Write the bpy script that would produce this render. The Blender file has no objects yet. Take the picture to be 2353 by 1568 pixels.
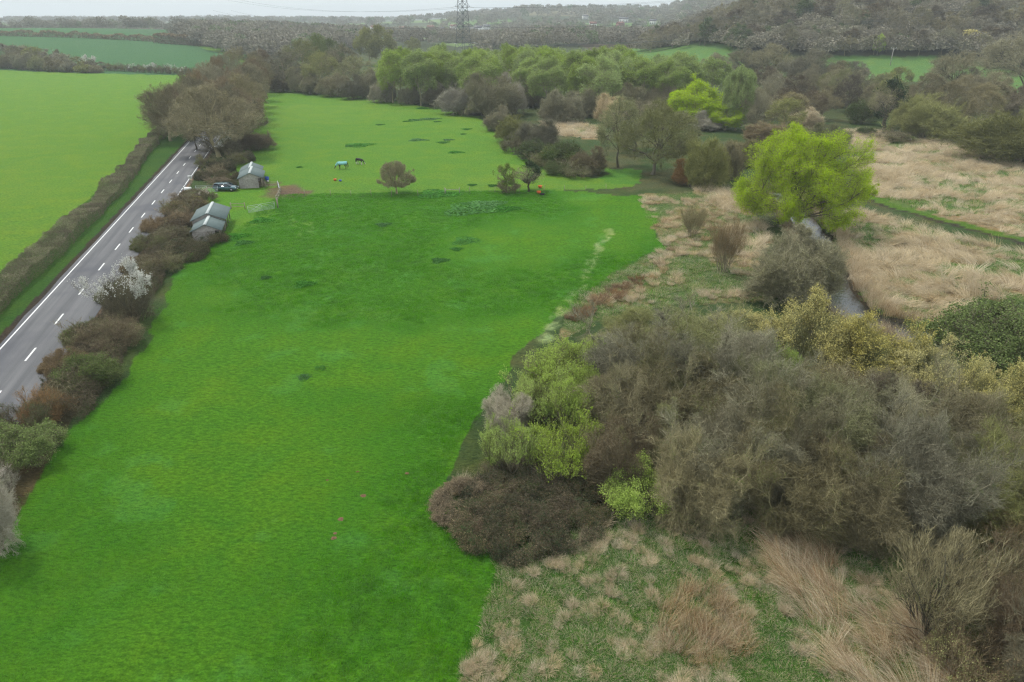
import bpy, math, numpy as np
from mathutils import Vector, Matrix
SC = bpy.context.scene
COL = SC.collection
RNG = np.random.default_rng(7)

# ------------------------------------------------------------------ camera, sky, sun, exposure
CAM_H, PITCH = 30.0, 25.4
FPX = 1707.0 / 1.08798          # focal length in reading units (frame 2353 x 1568)
cd = bpy.data.cameras.new("camera"); cam = bpy.data.objects.new("camera", cd); COL.objects.link(cam)
cam.location = (0, 0, CAM_H); cam.rotation_euler = (math.radians(90 - PITCH), 0, 0)
cd.sensor_width = 36; cd.lens = 24.0; cd.clip_end = 20000; cd.clip_start = 0.5
SC.camera = cam
SUN_EL, SUN_AZ = math.radians(58), math.radians(-50)     # az measured from +Y towards +X
w = bpy.data.worlds.new("World"); SC.world = w; w.use_nodes = True
nt = w.node_tree; nt.nodes.clear()
o_ = nt.nodes.new('ShaderNodeOutputWorld'); bg = nt.nodes.new('ShaderNodeBackground')
sky = nt.nodes.new('ShaderNodeTexSky'); sky.sky_type = 'NISHITA'; sky.sun_disc = False
sky.sun_elevation = SUN_EL; sky.sun_rotation = SUN_AZ; sky.air_density = 1.2; sky.dust_density = 4
tc = nt.nodes.new('ShaderNodeTexCoord'); mp = nt.nodes.new('ShaderNodeMapping'); mp.inputs['Scale'].default_value = (2.2, 2.2, 9)
nz = nt.nodes.new('ShaderNodeTexNoise'); nz.inputs['Scale'].default_value = 1.6; nz.inputs['Detail'].default_value = 6
cr = nt.nodes.new('ShaderNodeValToRGB'); cr.color_ramp.elements[0].position = .35; cr.color_ramp.elements[1].position = .7
cr.color_ramp.elements[0].color = (7.3, 8.0, 8.35, 1); cr.color_ramp.elements[1].color = (8.4, 9.0, 9.25, 1)
mx = nt.nodes.new('ShaderNodeMix'); mx.data_type = 'RGBA'; mx.inputs[0].default_value = .88
L = nt.links.new
L(tc.outputs['Generated'], mp.inputs[0]); L(mp.outputs[0], nz.inputs['Vector']); L(nz.outputs['Fac'], cr.inputs[0])
L(sky.outputs[0], mx.inputs[6]); L(cr.outputs[0], mx.inputs[7]); L(mx.outputs[2], bg.inputs['Color']); L(bg.outputs[0], o_.inputs[0])
bg.inputs['Strength'].default_value = .085
sd = bpy.data.lights.new("sun", 'SUN'); sd.energy = 1.5; sd.angle = math.radians(10); sd.color = (1, .96, .9)
so = bpy.data.objects.new("sun", sd); COL.objects.link(so)
sv = Vector((math.sin(SUN_AZ) * math.cos(SUN_EL), math.cos(SUN_AZ) * math.cos(SUN_EL), math.sin(SUN_EL)))
so.rotation_euler = sv.to_track_quat('Z', 'Y').to_euler(); so.location = (0, 0, 60)
SC.view_settings.view_transform = 'Standard'; SC.view_settings.look = 'None'; SC.view_settings.gamma = 1
SC.view_settings.exposure = 0.75
SC.cycles.max_bounces = 5; SC.cycles.diffuse_bounces = 1; SC.cycles.volume_bounces = 0
SC.cycles.transparent_max_bounces = 8; SC.cycles.use_denoising = True; SC.cycles.denoising_prefilter = 'NONE'; SC.cycles.filter_width = 1.3; SC.cycles.sample_clamp_indirect = 4

# ------------------------------------------------------------------ terrain height and reading helpers
def S(t):
    t = np.clip(t, 0, 1); return t * t * (3 - 2 * t)
_G = np.random.default_rng(3).random((64, 64))
def vnoise(x, y, s=1.0):
    x = np.asarray(x, float) * s + 1000; y = np.asarray(y, float) * s + 1000
    xi = np.floor(x).astype(int); yi = np.floor(y).astype(int); fx = S(x - xi); fy = S(y - yi)
    g = lambda a, b: _G[a % 64, b % 64]
    return (g(xi, yi) * (1 - fx) + g(xi + 1, yi) * fx) * (1 - fy) + (g(xi, yi + 1) * (1 - fx) + g(xi + 1, yi + 1) * fx) * fy
def fbm(x, y, s, o=3):
    v = 0; a = .5; t = 0
    for i in range(o):
        v = v + a * vnoise(x + 17 * i, y - 31 * i, s); t += a; s *= 2.1; a *= .55
    return v / t
RD = np.array([-math.sin(math.radians(15.4)), math.cos(math.radians(15.4))])      # road direction
RN = np.array([-RD[1], RD[0]])                                                     # towards the left of the road
def H0(x, y):
    z = 19 * np.exp(-((x + 520) / 380) ** 2 - ((y - 820) / 260) ** 2)
    z = z + 28 * S((x - 55 - .2 * (y - 400)) / 130) * S((y - 340) / 210)
    z = z + 6 * S((y - 300) / 220) * S((x + 40) / 100)
    z = z + S((y - 1050) / 1100) * (16 + 23 * S((x + 500) / 700)) + S((y - 1000) / 600) * 10 * (fbm(x, y, 1 / 420.) - .5)
    z = z + S((y - 4000) / 800) * 34 * (fbm(x, y, 1 / 900.) - .2)
    return z
RIVER = []   # filled below (world points)
def river_d(x, y):
    d = np.full(np.shape(x), 1e9)
    for (a, b) in zip(RIVER[:-1], RIVER[1:]):
        ax, ay = a; bx, by = b; vx, vy = bx - ax, by - ay
        t = np.clip(((x - ax) * vx + (y - ay) * vy) / (vx * vx + vy * vy), 0, 1)
        d = np.minimum(d, np.hypot(x - ax - t * vx, y - ay - t * vy))
    return d
def H(x, y):
    z = H0(x, y)
    if RIVER: z = z - .9 * S((2.6 - river_d(x, y)) / 1.4)
    return z
TH = math.radians(PITCH)
def ray(u, v):
    X = (u - 1176.5) / FPX; Z = -(v - 784) / FPX
    return np.array([X, math.cos(TH) + math.sin(TH) * Z, -math.sin(TH) + math.cos(TH) * Z])
def g2(u, v, f=H0):
    """ground point seen at reading position u, v"""
    d = ray(u, v); t = 15.0
    while t < 9000:
        if CAM_H + d[2] * t <= float(f(d[0] * t, d[1] * t)): break
        t *= 1.004
    return np.array([d[0] * t, d[1] * t])
def hgt(p, vtop):
    """height of something standing at p whose top reads at vtop"""
    d = ray(1176, vtop); return CAM_H + d[2] / d[1] * p[1] - float(H0(p[0], p[1]))
def mpp(p): return (p[1] * math.cos(TH) + CAM_H * math.sin(TH)) / FPX      # metres per reading unit
def in_poly(x, y, P):
    c = np.zeros(np.shape(x), bool); n = len(P)
    for i in range(n):
        x1, y1 = P[i]; x2, y2 = P[(i + 1) % n]
        k = ((y1 > y) != (y2 > y)) & (x < (x2 - x1) * (y - y1) / (y2 - y1 + 1e-12) + x1); c ^= k
    return c
def WP(pts): return [tuple(g2(*p)) for p in pts]
RIVER = WP([(1790, 440), (1845, 500), (1880, 548), (1902, 600), (1915, 660), (1955, 708), (2020, 742), (2095, 762), (2150, 800), (2260, 850), (2420, 880)])
P_ROAD = g2(353, 467)

# ------------------------------------------------------------------ materials
MATS = {}
def srgb(r, g, b):
    f = lambda c: (c / 255 / 12.92) if c / 255 <= .04045 else ((c / 255 + .055) / 1.055) ** 2.4
    return (f(r), f(g), f(b))
def newmat(name, rough=.9, spec=.2):
    m = bpy.data.materials.new(name); m.use_nodes = True
    b = m.node_tree.nodes['Principled BSDF']; b.inputs['Roughness'].default_value = rough
    b.inputs['Specular IOR Level'].default_value = spec; MATS[name] = m; return m, m.node_tree, b
def mixc(t, a, b, fac, mode='MIX'):
    n = t.nodes.new('ShaderNodeMix'); n.data_type = 'RGBA'; n.blend_type = mode
    for i, v in ((6, a), (7, b)):
        if isinstance(v, (tuple, list)): n.inputs[i].default_value = (*v[:3], 1)
        else: t.links.new(v, n.inputs[i])
    if isinstance(fac, (int, float)): n.inputs[0].default_value = fac
    else: t.links.new(fac, n.inputs[0])
    return n.outputs[2]
def noise(t, scale, detail=3, vec=None, rough=.55):
    n = t.nodes.new('ShaderNodeTexNoise'); n.inputs['Scale'].default_value = scale; n.inputs['Detail'].default_value = detail
    n.inputs['Roughness'].default_value = rough
    if vec is not None: t.links.new(vec, n.inputs['Vector'])
    return n.outputs['Fac']
def ramp(t, src, p0, p1, c0=(0, 0, 0), c1=(1, 1, 1)):
    n = t.nodes.new('ShaderNodeValToRGB'); e = n.color_ramp.elements
    e[0].position = p0; e[1].position = p1; e[0].color = (*c0, 1); e[1].color = (*c1, 1)
    t.links.new(src, n.inputs[0]); return n.outputs[0]
def mth(t, op, a, b):
    n = t.nodes.new('ShaderNodeMath'); n.operation = op
    for i, v in enumerate((a, b)):
        if isinstance(v, (int, float)): n.inputs[i].default_value = v
        else: t.links.new(v, n.inputs[i])
    return n.outputs[0]
def bump(t, b, h, dist, strength=1.0):
    n = t.nodes.new('ShaderNodeBump'); n.inputs['Distance'].default_value = dist; n.inputs['Strength'].default_value = strength
    t.links.new(h, n.inputs['Height']); t.links.new(n.outputs[0], b.inputs['Normal'])
def plain(name, c, rough=.8, spec=.3, metal=0, var=.15, scale=2.0, c2=None):
    m, t, b = newmat(name, rough, spec); b.inputs['Metallic'].default_value = metal
    tcn = t.nodes.new('ShaderNodeTexCoord')
    f = ramp(t, noise(t, scale, 4, tcn.outputs['Object']), .3, .7)
    hi = c2 or tuple(min(1, x * (1 + var)) for x in c); lo = tuple(x * (1 - var) for x in c)
    t.links.new(mixc(t, lo, hi, f), b.inputs['Base Color']); return m
def plantmat(name, c, c2, objvar=.25, transl=0.0, rough=.85):
    """twigs or leaves: a random mix per face (attribute tint), slight change per plant"""
    m, t, b = newmat(name, rough, .15)
    a = t.nodes.new('ShaderNodeAttribute'); a.attribute_name = 'tint'
    oi = t.nodes.new('ShaderNodeObjectInfo')
    cc = mixc(t, c, c2, a.outputs['Fac'])
    v = mth(t, 'ADD', mth(t, 'MULTIPLY', oi.outputs['Random'], 2 * objvar), 1 - objvar)
    hs = t.nodes.new('ShaderNodeHueSaturation'); t.links.new(cc, hs.inputs['Color']); t.links.new(v, hs.inputs['Value'])
    r2 = mth(t, 'FRACT', mth(t, 'MULTIPLY', oi.outputs['Random'], 7.13), 0)
    t.links.new(mth(t, 'ADD', mth(t, 'MULTIPLY', r2, .3), .85), hs.inputs['Saturation'])
    t.links.new(hs.outputs[0], b.inputs['Base Color'])
    if transl > 0:
        tr = t.nodes.new('ShaderNodeBsdfTranslucent'); ms = t.nodes.new('ShaderNodeMixShader'); ms.inputs[0].default_value = transl
        t.links.new(hs.outputs[0], tr.inputs[0]); t.links.new(b.outputs[0], ms.inputs[1]); t.links.new(tr.outputs[0], ms.inputs[2])
        t.links.new(ms.outputs[0], t.nodes['Material Output'].inputs[0])
    return m
plantmat('twig_brown', (.15, .13, .07), (.37, .325, .19))
plantmat('twig_grey', (.155, .14, .08), (.39, .36, .225))
plantmat('twig_olive', (.14, .145, .055), (.36, .36, .145))
plantmat('twig_rust', (.165, .12, .068), (.35, .265, .155))
plantmat('twig_dark', (.09, .075, .045), (.24, .19, .12))
plantmat('twig_pale', (.40, .36, .28), (.6, .54, .42))
plantmat('twig_far', (.17, .15, .10), (.37, .33, .23))
plantmat('bark', (.18, .155, .09), (.42, .37, .24), .15)
plantmat('bark_dark', (.08, .07, .045), (.17, .15, .10), .15)
plantmat('leaf_spring', (.23, .32, .07), (.40, .51, .14), .15, .35)
plantmat('leaf_lime', (.32, .47, .02), (.55, .72, .05), .05, .4)
plantmat('leaf_osier', (.32, .46, .08), (.56, .70, .17), .1, .35)
plantmat('leaf_catkin', (.46, .40, .10), (.78, .68, .24), .15, .2)
plantmat('leaf_green', (.06, .09, .03), (.15, .20, .065), .25, .2)
plantmat('leaf_dark', (.02, .045, .015), (.06, .10, .03), .25, .1)
plantmat('leaf_moss', (.10, .15, .03), (.22, .29, .07), .25, .2)
plantmat('blossom', (.62, .6, .52), (.88, .86, .8), .05, .2)
plantmat('blossom_pink', (.45, .36, .3), (.68, .6, .52), .05, .2)
plantmat('straw', (.46, .36, .21), (.82, .68, .45), .16, .2)
plantmat('straw_pale', (.54, .43, .28), (.86, .73, .51), .14, .2)
plantmat('straw_rust', (.26, .15, .075), (.45, .28, .15), .18, .15)
plantmat('leaf_dock', (.045, .16, .025), (.10, .28, .05), .1, .2)
plantmat('blade_green', (.055, .18, .02), (.14, .36, .04), .2, .3)
plantmat('blade_bright', (.06, .23, .015), (.15, .38, .03), .2, .35)

# ------------------------------------------------------------------ mesh building
class Acc:
    def __init__(s): s.v = []; s.f3 = []; s.f4 = []; s.n = 0
    def add(s, v, f, mat=0, tint=None):
        v = np.asarray(v, np.float32).reshape(-1, 3); f = np.asarray(f, np.int64)
        if len(f) == 0: return
        if tint is None: tint = np.full(len(f), .5)
        tint = np.broadcast_to(np.asarray(tint, np.float32), (len(f),))
        (s.f3 if f.shape[1] == 3 else s.f4).append((f + s.n, np.full(len(f), mat), tint))
        s.v.append(v); s.n += len(v)
    def mesh(s, name, mats, smooth=False):
        me = bpy.data.meshes.new(name); V = np.concatenate(s.v) if s.v else np.zeros((0, 3), np.float32)
        loops = []; tot = []; mi = []; ti = []
        for L_, k in ((s.f3, 3), (s.f4, 4)):
            for f, m, t in L_: loops.append(f.ravel()); tot.append(np.full(len(f), k)); mi.append(m); ti.append(t)
        loops = np.concatenate(loops); tot = np.concatenate(tot); mi = np.concatenate(mi); ti = np.concatenate(ti)
        me.vertices.add(len(V)); me.vertices.foreach_set('co', V.ravel())
        me.loops.add(len(loops)); me.loops.foreach_set('vertex_index', loops.astype(np.int32))
        me.polygons.add(len(tot)); st = np.concatenate([[0], np.cumsum(tot)[:-1]])
        me.polygons.foreach_set('loop_start', st.astype(np.int32)); me.polygons.foreach_set('loop_total', tot.astype(np.int32))
        me.polygons.foreach_set('material_index', mi.astype(np.int32))
        if smooth: me.polygons.foreach_set('use_smooth', np.ones(len(tot), bool))
        a = me.attributes.new('tint', 'FLOAT', 'FACE'); a.data.foreach_set('value', ti.astype(np.float32))
        for m in mats: me.materials.append(MATS[m] if isinstance(m, str) else m)
        me.update(); me.validate(); return me
    def box(s, c, d, mat=0, rz=0, M=None):
        c = np.asarray(c, float); d = np.asarray(d, float) / 2
        v = np.array([(x, y, z) for x in (-1, 1) for y in (-1, 1) for z in (-1, 1)]) * d
        if rz: cs, sn = math.cos(rz), math.sin(rz); v = v @ np.array([[cs, sn, 0], [-sn, cs, 0], [0, 0, 1]])
        v = v + c
        s.add(v, [(0, 1, 3, 2), (4, 6, 7, 5), (0, 4, 5, 1), (2, 3, 7, 6), (0, 2, 6, 4), (1, 5, 7, 3)], mat)
    def bar(s, a, b, w, mat=0, sides=4, w2=None):
        P = np.array([[a, b]], float); R = np.array([[w / 2, (w2 or w) / 2]]); tubes(s, P, R, sides, mat, cap=True)
def norm(v): return v / (np.linalg.norm(v, axis=-1, keepdims=True) + 1e-9)
def tubes(acc, P, R, sides, mat=0, tint=.5, cap=False):
    N, K, _ = P.shape
    T = norm(np.gradient(P, axis=1)) if K > 2 else norm(np.repeat(P[:, 1:] - P[:, :1], 2, 1))
    ref = np.where(np.abs(T[:, :1, 2:3]) > .9, np.array([1., 0, 0]), np.array([0, 0, 1.]))
    U = norm(np.cross(T, ref)); W = np.cross(T, U)
    a = np.linspace(0, 2 * math.pi, sides, endpoint=False) + math.pi / 4
    v = P[:, :, None] + R[:, :, None, None] * (np.cos(a)[:, None] * U[:, :, None] + np.sin(a)[:, None] * W[:, :, None])
    i = np.arange(N)[:, None, None] * K * sides + np.arange(K - 1)[None, :, None] * sides
    j = np.arange(sides)[None, None]; j2 = (j + 1) % sides
    f = np.stack([i + j, i + j2, i + sides + j2, i + sides + j], -1).reshape(-1, 4)
    acc.add(v, f, mat, np.repeat(np.broadcast_to(tint, (N,)), (K - 1) * sides))
    if cap and sides == 4:
        i = np.arange(N) * K * 4
        e = i + (K - 1) * 4
        base = acc.n - N * K * 4
        fc = np.concatenate([np.stack([i + 3, i + 2, i + 1, i], -1), np.stack([e, e + 1, e + 2, e + 3], -1)]) + base - acc.n
        acc.v.append(np.zeros((0, 3), np.float32)); acc.f4.append((fc + acc.n, np.full(len(fc), mat), np.full(len(fc), .5)))
def ribbons(acc, P, W, rng, mat, tint, tip=.25):
    N, K, _ = P.shape
    T = norm(P[:, -1] - P[:, 0]); U = norm(np.cross(T, rng.normal(size=(N, 3))))
    w = (np.linspace(1, tip, K)[None, :] * np.broadcast_to(np.asarray(W, float).reshape(-1, 1), (N, 1)))[..., None] / 2
    v = np.stack([P - U[:, None] * w, P + U[:, None] * w], 2)
    i = np.arange(N)[:, None] * K * 2 + np.arange(K - 1)[None] * 2
    f = np.stack([i, i + 1, i + 3, i + 2], -1).reshape(-1, 4)
    acc.add(v, f, mat, np.repeat(np.broadcast_to(tint, (N,)), K - 1))
def tris(acc, A, B, W, rng, mat, tint):
    N = len(A); U = norm(np.cross(B - A, rng.normal(size=(N, 3)))) * np.broadcast_to(np.asarray(W, float).reshape(-1, 1), (N, 1)) / 2
    acc.add(np.stack([A - U, A + U, B], 1), np.arange(3 * N).reshape(N, 3), mat, tint)
def leaves(acc, C, size, rng, mat, tint, elong=2.0, up=0.0):
    N = len(C); d = norm(rng.normal(size=(N, 3)) + np.array([0, 0, up])); U = norm(np.cross(d, rng.normal(size=(N, 3))))
    s = (size * rng.uniform(.6, 1.4, N))[:, None]
    acc.add(np.stack([C - d * s / 2, C + U * s / elong / 2, C + d * s / 2, C - U * s / elong / 2], 1), np.arange(4 * N).reshape(N, 4), mat, tint)
def poly(rng, S0, D, Ln, K, curve=.25, up=0.0, jit=.02):
    s = np.linspace(0, 1, K)[None, :, None]; N = len(S0)
    side = norm(np.cross(D, rng.normal(size=(N, 3)))) * rng.uniform(0, curve, (N, 1)) + np.array([0, 0, up])
    P = S0[:, None] + Ln[:, None, None] * (D[:, None] * s + side[:, None] * s * s)
    P[:, 1:] += rng.normal(size=(N, K - 1, 3)) * jit * Ln[:, None, None]
    return P
def sample(P, t):
    K = P.shape[1]; x = np.clip(t * (K - 1), 0, K - 1 - 1e-6); i = x.astype(int); f = (x - i)[:, None]; n = np.arange(len(P))
    return P[n, i] * (1 - f) + P[n, i + 1] * f, norm(P[n, i + 1] - P[n, i])
def grow(seed, Ht, W, stems=1, n=(12, 8, 7, 6, 4), trunk=.5, tr=.02, lean=.06, base=.2, cz=.58, tw=.03, droop=0., fill=.9, spread=.6,
         upb=.15, curve=.3, fine=1.0, baser=.0, flat=0.0, leafp=None, mats=('bark', 'twig_brown'), bstart=.3, l2=.26, wob=.3):
    """returns (trunk accumulator, crown accumulator, ends of the last twigs)"""
    rng = np.random.default_rng(seed); A = Acc(); B = Acc()
    c = np.array([0, 0, Ht * cz]); r = np.array([W / 2, W / 2, Ht * (1 - cz)]); r2 = np.array([W / 2, W / 2, Ht * (cz - base)])
    ph = rng.uniform(0, 6.28, 6)
    def env(p):
        q = p - c; az = np.arctan2(q[:, 1], q[:, 0]); el = q[:, 2] / Ht
        k = 1 + wob * .5 * (np.sin(2 * az + ph[0]) * .4 + np.sin(3 * az + ph[1] + 5 * el) * .5 + np.sin(5 * az + ph[2] - 7 * el) * .4 + np.sin(9 * el + ph[3]) * .3)
        return np.linalg.norm(q / np.where(q[:, 2:] > 0, r, r2), axis=1) / k
    def fit(S0, D, Ln):
        e = env(S0 + D * Ln[:, None]); s = env(S0); k = np.where(e > 1, np.clip((rng.uniform(.8, 1.14, len(e)) - s) / (e - s + 1e-6), .12, 1), 1)
        return Ln * k
    # stems
    if stems == 1:
        S0 = np.zeros((1, 3)); D = norm(np.array([[rng.normal() * lean, rng.normal() * lean, 1]])); Ln = np.array([Ht * trunk])
        P0 = poly(rng, S0, D, Ln, 7, .12, 0, .02)
    else:
        a = rng.uniform(0, 6.28, stems); rr = np.sqrt(rng.uniform(0, 1, stems))
        S0 = np.stack([np.cos(a) * rr * baser, np.sin(a) * rr * baser, np.zeros(stems)], 1)
        q = rng.uniform(.15, 1, stems) ** .6 * spread
        D = norm(np.stack([np.cos(a) * q * W / Ht, np.sin(a) * q * W / Ht, np.ones(stems) * rng.uniform(.7, 1.1, stems)], 1))
        Ln = fit(S0, D, np.full(stems, Ht * trunk * 1.6) * rng.uniform(.7, 1.1, stems)); P0 = poly(rng, S0, D, Ln, 7, .3, .1, .02)
    R0 = (Ht * tr) * np.linspace(1, .35, 7)[None] * np.ones((len(P0), 1)); R0[:, 0] *= 1.35 if stems == 1 else 1
    tubes(A, P0, R0, 7 if stems == 1 else 4, 0, rng.uniform(0, 1, len(P0)))
    # limbs
    m = n[0]; idx = np.repeat(np.arange(len(P0)), m); t = rng.uniform(bstart if stems == 1 else .15, 1, len(idx)); t[::m] = 1
    p, tan = sample(P0[idx], t)
    if stems == 1:
        a = np.arange(m) * 2.4 + rng.uniform(0, .6, m); zc = rng.uniform(-.55, 1, m); zc[0] = 1
        rad = np.sqrt(np.clip(1 - zc ** 2, 0, 1)); tgt = c + np.stack([np.cos(a) * rad * r[0], np.sin(a) * rad * r[1], np.where(zc > 0, zc * r[2], zc * r2[2])], 1)
        d = tgt - p; Ln = np.linalg.norm(d, axis=1) * fill; D = norm(d + np.array([0, 0, 1]) * Ln[:, None] * .15); P1 = poly(rng, p, D, Ln, 6, curve, -.12 - droop, .03)
    else:
        D = norm(tan * .9 + rng.normal(size=p.shape) * .5 + norm(p - c * [1, 1, 0]) * .2 + [0, 0, upb]); Ln = fit(p, D, Ht * .4 * rng.uniform(.6, 1.1, len(p))); P1 = poly(rng, p, D, Ln, 5, curve, -droop, .03)
    rad = np.clip(Ht * tr * .42 * (1.1 - t * .5), .01, 9)
    tubes(A, P1, rad[:, None] * np.linspace(1, .3, P1.shape[1])[None], 4 if stems > 1 else 5, 0, rng.uniform(0, 1, len(P1)))
    P = P1; Lb = Ht * l2; ends = None
    for lv in range(1, len(n)):
        m = n[lv]
        if m == 0: break
        idx = np.repeat(np.arange(len(P)), m); t = rng.uniform(.2, 1, len(idx)) ** .8
        p, tan = sample(P[idx], t); out = norm((p - c) / r)
        D = norm(tan * .75 + rng.normal(size=p.shape) * (.5 if lv < 3 or upb > 1 else .75) + out * .3 + [0, 0, upb - droop * 1.5 * lv]); Ln = fit(p, D, Lb * rng.uniform(.5, 1.15, len(p)))
        last = lv == len(n) - 1 or n[lv + 1] == 0
        tint = rng.uniform(0, 1, len(p))
        if lv == 1:
            P = poly(rng, p, D, Ln, 4, curve, -droop, .04); tubes(A, P, np.clip(Ht * tr * .16, tw * .5, 9) * np.linspace(1, .4, 4)[None] * np.ones((len(P), 1)), 3, 0, tint)
        elif not last:
            P = poly(rng, p, D, Ln, 3, curve, -droop, .05); ribbons(B, P, tw * (1.5 if lv == 2 else 1.0), rng, 1 if len(mats) > 1 else 0, tint)
        else:
            e = p + D * Ln[:, None]; tris(B, p, e, tw * .85 * fine, rng, 1 if len(mats) > 1 else 0, tint); P = np.stack([p, e], 1)
        Lb *= .56
    return A, B, P, rng, env
KIND = {}
def kind(name, seeds, leaf=None, mats=('bark', 'twig_brown'), single=False, **kw):
    """leaf = (material, per twig, size, elong, kind of mask, up)"""
    out = []
    for sd_ in seeds:
        A, B, P, rng, env = grow(sd_, mats=mats, **kw)
        ml = list(mats)
        for lf in (leaf or []):
            mat, per, size, el, mask, up, jit = lf
            ml.append(mat); mi = len(ml) - 1
            Q = np.repeat(P, max(1, int(per)), 0)
            if per < 1: Q = Q[rng.random(len(Q)) < per]
            s = rng.uniform(.1, 1.05, len(Q))[:, None]; C = Q[:, 0] * (1 - s) + Q[:, 1] * s + rng.normal(size=(len(Q), 3)) * jit
            if mask:
                nn = np.sin(C[:, 0] * mask + sd_) + np.sin(C[:, 1] * mask * 1.3 + sd_) + np.sin(C[:, 2] * mask * 1.1) + rng.normal(size=len(C)) * .5
                C = C[nn > .5]
            if mat in ('leaf_catkin', 'blossom'): C = C[(env(C) > (.72 if mat != 'blossom' else .8)) & (C[:, 2] > kw['Ht'] * (.3 if mat != 'blossom' else .5))]
            leaves(B, C, size, rng, mi, rng.uniform(0, 1, len(C)), el, up)
        if single:
            for f, m_, t_ in A.f4: B.f4.append((f + B.n, m_, t_))
            for f, m_, t_ in A.f3: B.f3.append((f + B.n, m_, t_))
            B.v += A.v; B.n += A.n
            out.append((None, B.mesh(name, ml), kw['Ht'], kw['W']))
        else: out.append((A.mesh(name + '_trunk', ml[:1]), B.mesh(name + '_crown', ml), kw['Ht'], kw['W']))
    KIND[name] = out

# ------------------------------------------------------------------ objects
def tag(o, label=None, cat=None, group=None, kind=None):
    if label: o['label'] = label
    if cat: o['category'] = cat
    if group: o['group'] = group
    if kind: o['kind'] = kind
    return o
def obj(name, me, parent=None, loc=(0, 0, 0), rz=0, sc=None):
    o = bpy.data.objects.new(name, me); COL.objects.link(o); o.location = loc; o.rotation_euler = (0, 0, rz)
    if sc is not None: o.scale = sc
    if parent: o.parent = parent
    return o
def thing(name, label, cat, loc=(0, 0, 0), rz=0, group=None, sc=None):
    return tag(obj(name, None, None, loc, rz, sc), label, cat, group)
_RC = {}
def recolour(o, swaps):
    me = o.data; hit = tuple(sorted((a, b) for a, b in swaps.items() if any(m and m.name == a for m in me.materials) and a != b))
    if not hit: return
    if (me.name, hit) not in _RC:
        c = me.copy()
        for i, m in enumerate(me.materials):
            if m and m.name in swaps: c.materials[i] = MATS[swaps[m.name]]
        _RC[(me.name, hit)] = c
    o.data = _RC[(me.name, hit)]
_cnt = [0]
def plant(kindname, p, ht, wd, label, cat='tree', group=None, name=None, swaps=None, var=None, z=None, rz=None):
    vs = KIND[kindname]; _cnt[0] += 1
    if var is None or kindname in ('sallow', 'goatwillow'):
        h_ = sum(map(ord, ''.join(sorted((swaps or {}).values()))))
        var = h_ + (_cnt[0] % 2 if kindname != 'ivy_tree' else 0)
    a, b, h0, w0 = vs[(var if var is not None else _cnt[0]) % len(vs)]
    z = float(H0(p[0], p[1])) - .05 if z is None else z
    rz = RNG.uniform(0, 6.28) if rz is None else rz
    sc = (wd / w0, wd / w0, ht / h0)
    name = name or ('shrub' if cat in ('shrub', 'bush') else 'tree')
    if a is None:
        o = obj(name, b, None, (p[0], p[1], z), rz, sc); tag(o, label, cat, group); recolour(o, swaps or {}); return o
    r = thing(name, label, cat, (p[0], p[1], z), rz, group, sc)
    t = obj('trunk' if name != 'shrub' else 'stems', a, r); c = obj('crown' if name != 'shrub' else 'foliage', b, r)
    for q in (t, c): recolour(q, swaps or {})
    return r
def at(u, v, vtop, wpx, kindname, label, **kw):
    """plant whose foot reads at u, v, whose top reads at vtop and whose width is wpx"""
    p = g2(u, v); k = {'goatwillow': .86, 'catkin_willow': .88}.get(kindname, 1); return plant(kindname, p, hgt(p, vtop) * k, wpx * mpp(p) * (.5 + .5 * k), label, **kw)
def scatter(polyg, n, mind, seed):
    rng = np.random.default_rng(seed); P = np.array(polyg); lo = P.min(0); hi = P.max(0); out = []
    for _ in range(n * 60):
        q = rng.uniform(lo, hi)
        if not in_poly(q[0], q[1], polyg): continue
        if all((q[0] - a[0]) ** 2 + (q[1] - a[1]) ** 2 > mind * mind for a in out): out.append(q)
        if len(out) >= n: break
    return out

#@@ GROUND
# ------------------------------------------------------------------ the ground: one sheet out to the horizon
NF = WP([(1040, 1620), (1150, 1290), (1010, 1160), (1060, 1010), (1130, 900), (1230, 785), (1320, 700), (1420, 625), (1520, 570), (1500, 500), (1470, 455), (1250, 437), (640, 447),
         (560, 520), (450, 570), (380, 680), (300, 860), (150, 1000), (20, 1200)]) + [(-38, 10), (2, 10)]
PADD = WP([(445, 432), (640, 430), (645, 448), (630, 490), (520, 545), (450, 500)])
HF = WP([(640, 449), (1250, 439), (1480, 432), (1400, 412), (1270, 400), (1190, 350), (1130, 300), (1110, 272), (960, 242), (850, 226), (720, 210), (600, 202), (560, 330), (520, 430)])
REED = [WP([(1940, 300), (2060, 306), (2200, 335), (2420, 392), (2420, 585), (2150, 500), (1985, 452)]),
        WP([(1960, 478), (2100, 520), (2420, 600), (2420, 690), (2240, 690), (2150, 745), (2040, 735), (1960, 690), (1925, 610), (1895, 540)]),
        WP([(1240, 282), (1375, 290), (1370, 322), (1270, 312)]), WP([(1600, 438), (1700, 440), (1770, 560), (1720, 600), (1650, 520)])]
MIXR = WP([(1470, 450), (1640, 440), (1760, 590), (1760, 690), (1600, 700), (1420, 720), (1280, 790), (1330, 680), (1420, 625), (1530, 570)])
ROUGH = [(2, 10)] + WP([(1040, 1620), (1150, 1290), (1400, 1180), (1560, 1120), (1900, 1190), (2420, 1100), (2420, 1620)]) + [(60, 10)]
TRACK = WP([(1980, 452), (2100, 485), (2250, 530), (2420, 572)])
DARKF = [(-190, 405), (-330, 440), (-900, 600), (-1100, 900), (-600, 900), (-330, 720), (-215, 560), (-150, 440)]
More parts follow.
